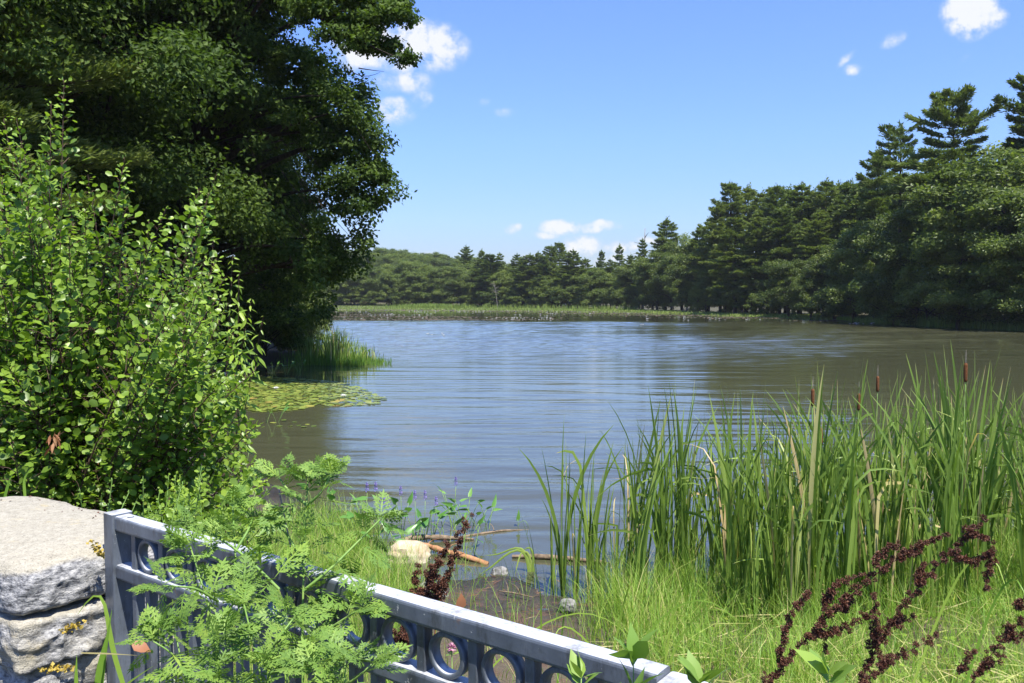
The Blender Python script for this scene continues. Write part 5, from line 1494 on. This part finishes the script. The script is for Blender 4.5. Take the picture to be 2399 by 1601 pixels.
# broad small leaves in the sward
n = 5200; x = rng.uniform(-2.6, 5.4, n); y = rng.uniform(3.0, 10, n); sd = shore_sd(x, y); cl = wob(x * 1.1 + 9, y * 1.2 + 4) + rng.normal(0, .2, n); k_ = (sd > .1) & (cl > .22) & ((np.abs(x) > 1.4) | (y < 5)); x, y = x[k_], y[k_]; n = len(x)
P = np.stack([x, y, ground_z(x, y) + rng.uniform(.03, .2, n)], 1); X, Y, Z = frame(rng.normal(size=(n, 3)) * [1, 1, .4], UP + rng.normal(0, .4, (n, 3)))
mb = MB(); mb.inst(OV, OV_F, P, X, Y, Z, rng.uniform(.02, .055, n), rng.uniform(.3, .9, n))
tag(mb.build('ground_weeds', M_BUSH, smooth=True), 'small broad leaved weeds growing through the grass', 'weeds', kind='stuff')
# a few long arching sedge blades out of the grass over the mud
for k, (a0, b0, a1, b1, a2, b2, D) in enumerate([(1560, 1440, 1590, 1400, 1660, 1397, 5.2), (1420, 1490, 1560, 1440, 1730, 1460, 4.2), (1130, 1410, 1300, 1450, 1480, 1500, 5.0), (1480, 1400, 1350, 1480, 1290, 1560, 4.6),
                                               (1540, 1520, 1610, 1470, 1735, 1458, 4.2), (1415, 1505, 1460, 1420, 1485, 1392, 4.4), (1255, 1600, 1268, 1450, 1252, 1340, 4.8), (1305, 1590, 1318, 1470, 1330, 1400, 5.2),
                                               (2120, 1380, 2260, 1330, 2370, 1450, 3.6), (2240, 1350, 2340, 1390, 2420, 1500, 3.4)]):
    q0 = at_depth(a0, b0, D); q1 = at_depth(a1, b1, D); q2 = at_depth(a2, b2, D - .2); s0 = q0 - (q1 - q0) * .35; g0 = np.array([s0[0], s0[1], gz(s0[0], s0[1])])
    c = bez(g0, q1 * 2 - (g0 + q2) / 2, q2, 12); w_ = np.interp(np.linspace(0, 1, 12), [0, .3, 1], [.7, 1, .1])[:, None] * .006
    sd_ = unit(np.cross(unit(np.gradient(c, axis=0)), [0, -1, .35])); V = np.stack([c - sd_ * w_, c + sd_ * w_], 1).reshape(-1, 3); i = np.arange(11)[:, None] * 2
    mb = MB(); mb.add(V, i + np.array([[0, 1, 3, 2]]), rng.uniform(.45, .75))
    tag(mb.build('sedge_blade', M_GRASS, None, True), 'long arching sedge blade rising out of the bank grass', 'grass blade', 'long sedge blades over the near bank')

# ------------------------------------------------------------------ ragweed
def rag_leaf(seed, coarse=False):
    rg = np.random.default_rng(seed); mb = MB()
    def kite(p0, d, L, W, z=0):
        d = unit(d); s = np.array([-d[1], d[0], 0]); p0 = np.array(p0)
        def bend(q): return np.array([q[0], q[1], -.22 * q[0] ** 2 - .25 * abs(q[1]) ** 1.5 + .01])
        V = [p0, p0 + d * L * .42 + s * W / 2, p0 + d * L, p0 + d * L * .42 - s * W / 2]
        mb.add([bend(v) for v in V], [[0, 1, 2, 3]], .5 + rg.normal(0, .1))
    kite((0, 0, 0), (1, 0, 0), 1.0, .055)
    kite((.62, 0, 0), (1, 0, 0), .38, .10)
    for i, (x, L) in enumerate([(.16, .22), (.29, .36), (.42, .38), (.55, .32), (.67, .24), (.78, .16)]):
        for s in (1, -1):
            a = math.radians(rg.uniform(48, 60)) * s; L_ = L * rg.uniform(.85, 1.1); d = np.array([math.cos(a), math.sin(a), 0])
            kite((x, 0, 0), d, L_, .062)
            for f, sg, l2 in ((.35, 1, .34), (.38, -1, .30), (.6, 1, .28), (.62, -1, .26)):
                a2 = a + sg * math.radians(38); kite(np.array([x, 0, 0]) + d * L_ * f, (math.cos(a2), math.sin(a2), 0), L_ * l2, .038)
    return mb.mesh('leaf', M_RAG)


RL = [rag_leaf(k) for k in range(5)]


def plant_line(name, label, cat, stems, leafmeshes, mat_stem, size=(.09, .05), step=.035, D=None, tuft=None, r=.0035, up=.35, seed=1, leafname='leaf', start=.0, lf=None):
    """a plant of px-defined stems: [(px, py, D), ...]; leaves in crossed opposite pairs, size falling to the tip"""
    rg = np.random.default_rng(seed)
    S0 = [np.array([at_depth(*q) for q in s]) for s in stems]
    b0 = S0[0][0]; base = np.array([b0[0], b0[1], gz(b0[0], b0[1])])
    o = thing(name, label, cat, base)
    for si, pts in enumerate(S0):
        if si == 0 and b0[2] > base[2]: pts = np.vstack([base, pts])
        k = 12; c = resample(pts, k); Ln = np.linalg.norm(np.diff(c, axis=0), axis=1).sum()
        mb = MB(); mb.tube(c, np.linspace(r * (1 if si == 0 else .7), r * .35, k), 7); mb.build('stem', mat_stem, o, True, origin=base)
        tg = unit(np.gradient(c, axis=0)); m = max(2, int(Ln * (1 - start) / (step * (.8 if leafmeshes is RL else 1)))); a0 = rg.uniform(0, 6.28)
        for j in range(m):
            u = start + (1 - start) * (j + .7) / m; p = np.array([np.interp(u, np.linspace(0, 1, k), c[:, q]) for q in range(3)])
            if p[2] < base[2] + .1: continue
            t = np.array([np.interp(u, np.linspace(0, 1, k), tg[:, q]) for q in range(3)])
            A = unit(np.cross(t, [0.2, 1, .1])); B = np.cross(A, t)
            L = (size[0] + (size[1] - size[0]) * u) * rg.uniform(.8, 1.15) * (1.06 if leafmeshes is RL else 1)
            for s in (0, math.pi):
                a = a0 + j * 1.57 + s + rg.normal(0, .3); rad = A * math.cos(a) + B * math.sin(a)
                el = rg.uniform(-.15, .5) + up * u
                d = unit(rad * math.cos(el) + t * math.sin(el)); X, Y, Z = frame(d[None], (UP + rg.normal(0, .25, 3))[None])
                put(leafname, leafmeshes[int(rg.integers(len(leafmeshes)))], o, X[0], Y[0], Z[0], p + rad * r - base, L)
        if tuft:
            for j in range(tuft):
                a = rg.uniform(0, 6.28); d = unit(tg[-1] * rg.uniform(.3, 1.3) + np.array([math.cos(a), math.sin(a), 0]) * .8); X, Y, Z = frame(d[None], (UP + rg.normal(0, .4, 3))[None])
                put(leafname, leafmeshes[int(rg.integers(len(leafmeshes)))], o, X[0], Y[0], Z[0], c[-1] - base, size[1] * rg.uniform(.6, 1.15) * (1.1 if leafmeshes is RL else 1))
    return o


Z1 = 2.448
def z1(L): return [(a / Z1, 1050 + b_ / Z1, D) for a, b_, D in L]


plant_line('ragweed', 'tallest ragweed, its ferny top rising over the brown cove water', 'weed',
           [z1([(1735, 1349, 1.42), (1732, 1000, 1.44), (1722, 640, 1.48), (1762, 330, 1.52), (1765, 190, 1.54)]), z1([(1740, 820, 1.45), (1900, 690, 1.46), (2080, 510, 1.5), (2180, 410, 1.52)]),
            z1([(1745, 1190, 1.42), (1880, 1040, 1.4), (2070, 920, 1.38)]), z1([(1762, 330, 1.52), (1640, 230, 1.52), (1600, 170, 1.54)]), z1([(1762, 330, 1.52), (1840, 260, 1.5), (1900, 150, 1.52)]), z1([(1725, 640, 1.48), (1640, 480, 1.5), (1560, 430, 1.5)])],
           RL, M_STEM, (.095, .055), .030, tuft=12, r=.0042, seed=11)
plant_line('ragweed', 'ragweed in the middle of the clump, stem crossing the upper rail', 'weed',
           [z1([(1415, 1349, 1.38), (1385, 1100, 1.4), (1345, 720, 1.44), (1325, 520, 1.46), (1335, 330, 1.5)]), z1([(1600, 810, 1.42), (1480, 690, 1.42), (1370, 590, 1.43), (1180, 470, 1.46), (1090, 440, 1.47)]),
            z1([(1345, 720, 1.44), (1230, 620, 1.42), (1060, 620, 1.4)]), z1([(1345, 600, 1.44), (1420, 480, 1.46), (1450, 400, 1.5)])], RL, M_STEM, (.085, .05), .032, tuft=10, r=.004, seed=12)
plant_line('ragweed', 'ragweed at the left of the clump, leaves reaching across the first rings', 'weed',
           [z1([(1290, 1349, 1.32), (1265, 1000, 1.34), (1235, 780, 1.36), (1150, 640, 1.38), (1090, 560, 1.4)]), z1([(1250, 880, 1.34), (1120, 800, 1.3), (930, 790, 1.28)]), z1([(1250, 1000, 1.33), (1350, 880, 1.33), (1420, 800, 1.35)])],
           RL, M_STEM, (.075, .05), .028, tuft=9, r=.0034, seed=13)
plant_line('ragweed', 'low ragweed in front of the pickets, lower left of the clump', 'weed',
           [z1([(1130, 1400, 1.22), (1080, 1200, 1.22), (1000, 1040, 1.24)]), z1([(1100, 1280, 1.22), (950, 1150, 1.2), (880, 1110, 1.2)]), z1([(1120, 1250, 1.22), (1240, 1130, 1.2), (1290, 1080, 1.2)])], RL, M_STEM, (.085, .05), .026, tuft=10, r=.003, seed=14)
plant_line('ragweed', 'ragweed leaning right in front of the lower rail', 'weed',
           [z1([(1560, 1400, 1.2), (1500, 1150, 1.22), (1450, 1000, 1.25), (1400, 900, 1.28)]), z1([(1520, 1200, 1.2), (1620, 1060, 1.2), (1680, 980, 1.22)]), z1([(1540, 1300, 1.2), (1700, 1200, 1.18), (1760, 1130, 1.18)])], RL, M_STEM, (.085, .055), .028, tuft=9, r=.0034, seed=15)
plant_line('ragweed', 'short ragweed at the bottom edge right of the clump', 'weed',
           [z1([(1950, 1420, 1.12), (1960, 1320, 1.12), (1980, 1230, 1.13)]), z1([(1960, 1380, 1.12), (2080, 1290, 1.1), (2130, 1240, 1.1)]), z1([(1950, 1380, 1.12), (1840, 1330, 1.1), (1800, 1290, 1.1)])], RL, M_STEM, (.07, .05), .024, tuft=10, r=.003, seed=16)
plant_line('ragweed', 'bushy ragweed filling the bottom edge below the middle stems', 'weed',
           [z1([(1330, 1450, 1.15), (1300, 1330, 1.16), (1250, 1250, 1.17)]), z1([(1330, 1400, 1.15), (1450, 1300, 1.14), (1500, 1240, 1.14)]), z1([(1640, 1420, 1.14), (1650, 1320, 1.14), (1640, 1260, 1.15)])], RL, M_STEM, (.07, .05), .022, tuft=8, r=.003, seed=17)
# a dry pinkish stalk through the ragweed
mb = MB(); c = resample([at_depth(1690 / Z1, 1050 + 1300 / Z1, 1.5), at_depth(1690 / Z1, 1050 + 640 / Z1, 1.55), at_depth(1640 / Z1, 1050 + 450 / Z1, 1.58), at_depth(1595 / Z1, 1050 + 215 / Z1, 1.6)], 10); c = np.vstack([[c[0][0], c[0][1], gz(c[0][0], c[0][1])], c])
mb.tube(c, np.linspace(.0024, .0012, 11), 5); tag(mb.build('dry_stalk', M_DEADWOOD, None, True), 'thin dry pinkish stalk standing among the ragweed', 'stalk')

# seedlings with lance leaves in front of the rail, bottom edge
mbl = MB(); mbl.add(LANCE * [1, 1.5, 1], LANCE_F, .45); LM = [mbl.mesh('leaf', M_RAG, True)]
mbl = MB(); mbl.add(LANCE * [1, 1.7, .8], LANCE_F, .6); LM2 = [mbl.mesh('leaf', M_RAG, True)]
plant_line('seedling', 'green seedling with five lance leaves in front of the rail end', 'weed', [[(1487, 1640, 1.02), (1487, 1600, 1.02), (1484, 1545, 1.03)]], LM, M_STEM, (.030, .052), .03, tuft=5, r=.002, seed=21, up=.9)
plant_line('seedling', 'broad leaved seedling touching the bottom edge under the rail', 'weed', [[(1345, 1660, .95), (1352, 1620, .96), (1362, 1590, .98)]], LM2, M_STEM, (.03, .034), .03, tuft=5, r=.002, seed=22, up=.4)
plant_line('seedling', 'blue green seedling at the bottom edge left of the dock plants', 'weed', [[(1945, 1660, 1.0), (1945, 1620, 1.0), (1940, 1580, 1.02)]], LM2, M_STEM, (.035, .045), .03, tuft=6, r=.002, seed=23, up=.7)
plant_line('seedling', 'seedling at the bottom edge in front of the second rail', 'weed', [[(1640, 1680, .92), (1642, 1640, .93), (1640, 1600, .95)]], LM2, M_STEM, (.03, .04), .03, tuft=5, r=.002, seed=24, up=.9)
# grass blades beside the post
for k, (pts, D, w_, t_) in enumerate([([(300, 1640), (262, 1520), (245, 1400), (236, 1372), (205, 1400), (182, 1440)], 1.68, .010, .45), ([(232, 1660), (240, 1560), (252, 1490), (262, 1430)], 1.6, .010, .4), ([(222, 1640), (238, 1540), (256, 1470)], 1.58, .012, .5),
                                      ([(180, 1640), (178, 1580), (180, 1535)], 1.5, .007, .4), ([(262, 1640), (300, 1600), (360, 1560)], 1.5, .004, .55), ([(10, 1170), (20, 1130), (30, 1110)], 3.0, .010, .5), ([(60, 1180), (55, 1120), (80, 1090)], 3.0, .010, .55), ([(190, 1530), (260, 1532), (322, 1536)], 1.55, .003, .95)]):
    c = resample([at_depth(a, b_, D) for a, b_ in pts], 12); ww = np.interp(np.linspace(0, 1, 12), [0, .4, 1], [.8, 1, .08])[:, None] * w_ / 2
    sd_ = unit(np.cross(unit(np.gradient(c, axis=0)), [0.3, -1, .1])); V = np.stack([c - sd_ * ww, c + sd_ * ww], 1).reshape(-1, 3); i = np.arange(11)[:, None] * 2
    mb = MB(); mb.add(V, i + np.array([[0, 1, 3, 2]]), t_)
    if k not in (7,): g0 = np.array([c[0][0], c[0][1], gz(c[0][0], c[0][1])]); mb.tube([g0, (g0 + c[0]) / 2, c[0]], .0015, 4, t_)
    tag(mb.build('grass_blade', M_GRASS, None, True), ['long blade folded over left of the fence post', 'upright green blade right beside the fence post', 'wide blade crossing the foot of the fence post', 'short blade at the bottom edge in front of the pillar', 'thin blade crossing the post foot to the right',
        'blade sticking up behind the left end of the pillar cap', 'bent blade behind the pillar cap', 'straight straw coloured stem lying across the post'][k], 'grass blade')
# red and brown leaf beside the first pickets
X, Y, Z = frame(np.array([[.8, .1, -.35]]), np.array([[0, -.6, .8]])); mbl = MB(); mbl.add(LANCE * [1, 2.2, 1], LANCE_F, .35); q = mbl.mesh('withered_leaf', M_DEAD, True)
o = put('withered_leaf', q, None, X[0], Y[0], Z[0], at_depth(306, 1507, 1.62), .042); tag(o, 'withered red brown leaf between the post and the first picket', 'leaf')
X, Y, Z = frame(np.array([[.12, -.2, 1.]]), np.array([[.3, -.8, .2]])); mbl = MB(); mbl.add(LANCE * [1, 2.4, 1], LANCE_F, .75); q = mbl.mesh('withered_leaf', M_DEAD, True)
o = put('withered_leaf', q, None, X[0], Y[0], Z[0], at_depth(1078, 1430, 2.6), .055); tag(o, 'salmon red dead leaf standing just above the rail', 'leaf')

# ------------------------------------------------------------------ curly dock gone to seed
def dock_clump(seed):
    rg = np.random.default_rng(seed); mb = MB(); n = 90; d = rand_dirs(rg, n); C = d * rg.uniform(.15, .62, n)[:, None] * [1, 1, .85]; X, Y, Z = frame(d + rg.normal(0, .6, (n, 3)), rg.normal(size=(n, 3)))
    mb.inst(KITE, KITE_F, C, X, Y, Z, np.stack([rg.uniform(.26, .46, n), rg.uniform(.2, .36, n), np.full(n, .6)], 1), rg.uniform(0, 1, n)); return mb.mesh('seed_cluster', M_DOCK)


DC = [dock_clump(k) for k in range(5)]


def dock(label, lines, D, size=.013, seed=1, stem_mat=None, bare=0, r=.0028):
    rg = np.random.default_rng(seed); L0 = np.array([at_depth(a, b_, D) for a, b_ in lines[0]]); b0 = L0[0]; base = np.array([b0[0], b0[1], gz(b0[0], b0[1])]); o = thing('dock_plant', label, 'weed', base)
    for li, ln in enumerate(lines):
        off = rg.normal(0, .03); P = np.array([at_depth(a, b_, D + off * (k > 0) * (li > 0)) for k, (a, b_) in enumerate(ln)])
        if li == 0: P = np.vstack([base, P])
        c = resample(P, 16); mb = MB(); mb.tube(c, np.linspace(r * (1 if li == 0 else .5), .0008, 16), 6); mb.build('stem', stem_mat or M_BROWNSTEM, o, True, origin=base)
        Ln = np.linalg.norm(np.diff(c, axis=0), axis=1).sum(); u0 = (bare if li == 0 else .03); m = int(Ln * (1 - u0) / (size * .40))
        for j in range(m):
            if rg.uniform() < .10: continue
            u = u0 + (1 - u0) * (j + rg.uniform()) / m; p = np.array([np.interp(u, np.linspace(0, 1, 16), c[:, q]) for q in range(3)]) + rg.normal(0, size * .33, 3)
            a = rand_dirs(rg, 1); X, Y, Z = frame(a, rand_dirs(rg, 1)); put('seed_cluster', DC[int(rg.integers(5))], o, X[0], Y[0], Z[0], p - base, size * rg.uniform(.65, 1.2) * (1.15 - .45 * u))
    return o


def z3(L): return [(1500 + a / 2.614, 1050 + b_ / 2.614) for a, b_ in L]
def z2(L): return [(800 + a / 2.611, 1050 + b_ / 2.611) for a, b_ in L]


dock('left dark brown dock plant of the right foreground, long seed branches leaning right',
     [z3([(640, 1580), (780, 1440), (840, 1350), (1010, 1190), (1060, 1110), (1130, 1020), (1290, 890), (1420, 790), (1540, 700), (1650, 590), (1760, 510), (1890, 525)]),
      z3([(1110, 1040), (1150, 900), (1200, 830), (1320, 790), (1420, 770)]), z3([(1060, 1130), (1200, 1130), (1320, 1060), (1430, 1000)]), z3([(860, 1340), (860, 1200), (900, 1060), (960, 960), (1040, 890)]),
      z3([(1430, 720), (1480, 640), (1580, 590)]), z3([(1240, 940), (1260, 1000), (1300, 900)]), z3([(1100, 1100), (1130, 1180), (1140, 1230)]), z3([(1560, 690), (1650, 660), (1730, 600)])], 2.2, .0145, 31, bare=.52)
dock('middle dock plant of the right foreground, highest seed branch pointing right',
     [z3([(1290, 1560), (1370, 1350), (1420, 1220), (1530, 1080), (1620, 950), (1700, 840), (1780, 730), (1890, 640), (1990, 570), (2050, 480), (2120, 420)]), z3([(1420, 1240), (1440, 1120), (1440, 960), (1430, 880)]),
      z3([(1890, 650), (2020, 690), (2110, 660), (2180, 625)]), z3([(2000, 510), (2080, 540), (2160, 580)]), z3([(2150, 640), (2130, 760), (2120, 870)]), z3([(1540, 1070), (1580, 1080), (1680, 1025)]), z3([(1700, 840), (1700, 760), (1780, 700)])], 2.15, .0145, 32, bare=.5)
dock('low dock plant at the bottom edge with one short seed branch', [z3([(1260, 1560), (1340, 1390), (1480, 1340), (1600, 1270), (1700, 1200), (1830, 1150)]), z3([(1480, 1340), (1500, 1290), (1560, 1260)])], 2.0, .014, 33, bare=.5)
dock('dock plant at the right picture edge, seed branches cut by the frame',
     [z3([(1900, 1600), (2020, 1440), (2100, 1350), (2150, 1250), (2230, 1130), (2300, 1060), (2380, 1000), (2450, 960)]), z3([(1950, 1390), (2000, 1290), (2060, 1230)]), z3([(2110, 1330), (2200, 1300), (2230, 1240)]), z3([(2250, 1100), (2290, 1180), (2350, 1120)]), z3([(2330, 1000), (2340, 930), (2380, 880)])], 2.1, .0145, 34, bare=.4)
dock('thin dock stalk at the bottom edge left of the other dock plants', [z3([(700, 1620), (740, 1440), (770, 1380)])], 2.1, .012, 35, bare=.8)
dock('red brown dock plant standing in the middle just behind the fence rail',
     [z2([(560, 1150), (600, 930), (645, 770), (690, 660), (720, 560), (745, 480), (768, 410)]), z2([(575, 900), (560, 800), (590, 700), (640, 620), (655, 580)]), z2([(590, 930), (500, 890), (440, 820), (455, 760), (480, 700)]),
      z2([(560, 860), (520, 800), (540, 740), (610, 690)]), z2([(540, 960), (470, 900), (420, 870)]), z2([(600, 900), (590, 830), (600, 780)])], 3.2, .021, 36, M_REDSTEM, bare=.62, r=.005)
dock('low red brown dock heap seen through the fence rings', [z2([(400, 1350), (360, 1230), (340, 1150), (400, 1070)]), z2([(380, 1280), (330, 1180), (320, 1110)]), z2([(380, 1250), (430, 1180), (440, 1100)]), z2([(370, 1200), (400, 1150), (380, 1080)])], 2.6, .022, 37, M_REDSTEM, bare=.35)
# red clover seen through a ring
p = at_depth(1058, 1518, 2.3); o = thing('red_clover', 'pink clover flower seen through the fence ring', 'flower', (p[0], p[1], gz(p[0], p[1])))
hz = p[2] - o.location.z; mb = MB(); mb.tube(bez((0, 0, 0), (.01, 0, hz * .6), (0, 0, hz), 5), .0014, 5); mb.build('stem', M_STEM, o, True)
rg = np.random.default_rng(2); d = rand_dirs(rg, 60); X, Y, Z = frame(d + UP * .5, rg.normal(size=(60, 3))); M_PINK = leaf_mat('clover_pink', [(0, (.45, .16, .26)), (1, (.70, .42, .50))], .2, (1, 1, 1))
mb = MB(); mb.inst(KITE, KITE_F, d * .003, X, Y, Z, np.tile([[.013, .005, .01]], (60, 1)), rg.uniform(0, 1, 60)); link('flower_head', mb.mesh('flower_head', M_PINK), o, (0, 0, hz))
for k in range(3):
    X, Y, Z = frame(np.array([[math.cos(k * 2.1), math.sin(k * 2.1), .4]]), UP[None]); mbl = MB(); put('leaf', LM2[0], o, X[0], Y[0], Z[0], (0, 0, hz - .02), .03)

# ------------------------------------------------------------------ ordinal labels for members of a row that the picture orders from left to right
ONES = ['', 'first', 'second', 'third', 'fourth', 'fifth', 'sixth', 'seventh', 'eighth', 'ninth', 'tenth', 'eleventh', 'twelfth', 'thirteenth', 'fourteenth', 'fifteenth', 'sixteenth', 'seventeenth', 'eighteenth', 'nineteenth']


def ordinal(n):
    if n < 20: return ONES[n]
    t = {2: 'twent', 3: 'thirt', 4: 'fort', 5: 'fift', 6: 'sixt', 7: 'sevent', 8: 'eight', 9: 'ninet'}[n // 10]
    return t + 'ieth' if n % 10 == 0 else t + 'y-' + ONES[n % 10]


for grp, what in [('pines of the dense row on the right bank', 'tall green pine, {} from the left, in the dense pine row above the right bank'),
                  ('leafy trees along the right bank', 'leafy green tree, {} from the left among those crowding the right bank'),
                  ('low bushes under the trees at the right waterline', 'low dark bush, {} from the left, at the waterline of the right bank'),
                  ('rounded trees of the far shore', 'rounded green tree, {} from the left in the front row of the far shore'),
                  ('second row trees of the far shore', 'rounded tree, {} from the left in the second row behind the far shore'),
                  ('trees on the wooded rise behind the far left shore', 'rounded tree, {} from the left on the wooded rise behind the far shore'),
                  ('bushes along the far shore', 'low rounded bush, {} from the left along the far waterline'),
                  ('bushes under the oak', 'dark low bush, {} from the left, in deep shade under the oak'),
                  ('cattails of the loose left part of the stand', 'green cattail, {} from the left in the loose left part of the stand'),
                  ('flowerless pickerelweed in the shallows', 'flowerless pickerelweed, {} from the left among the bent stems in the shallows'),
                  ('long sedge blades over the near bank', 'long arching sedge blade, {} from the left over the bank grass'),
                  ('water plants by the far reed stand', 'arrow leaved water plant, {} from the left by the far reed stand'),
                  ('pines of the far shore', 'dark pine, {} from the left among the pines of the far shore')]:
    m = sorted([o for o in SC.objects if o.get('group') == grp], key=lambda o: o.location.x / max(o.location.y, .1))
    for i_, o_ in enumerate(m): o_['label'] = what.format(ordinal(i_ + 1))

# ------------------------------------------------------------------ summer haze
M_HAZE, nt, out = new_mat('thin_haze')
vp = nt.nodes.new('ShaderNodeVolumePrincipled'); vp.inputs['Density'].default_value = .00012; vp.inputs['Color'].default_value = (.93, .97, 1, 1); vp.inputs['Anisotropy'].default_value = .2
nt.links.new(vp.outputs[0], out.inputs['Volume'])
mb = MB(); mb.box((0, 0, 38), [1, 0, 0], [0, 1, 0], [0, 0, 1], 700, 700, 42)
tag(mb.build('haze', M_HAZE), kind='stuff')
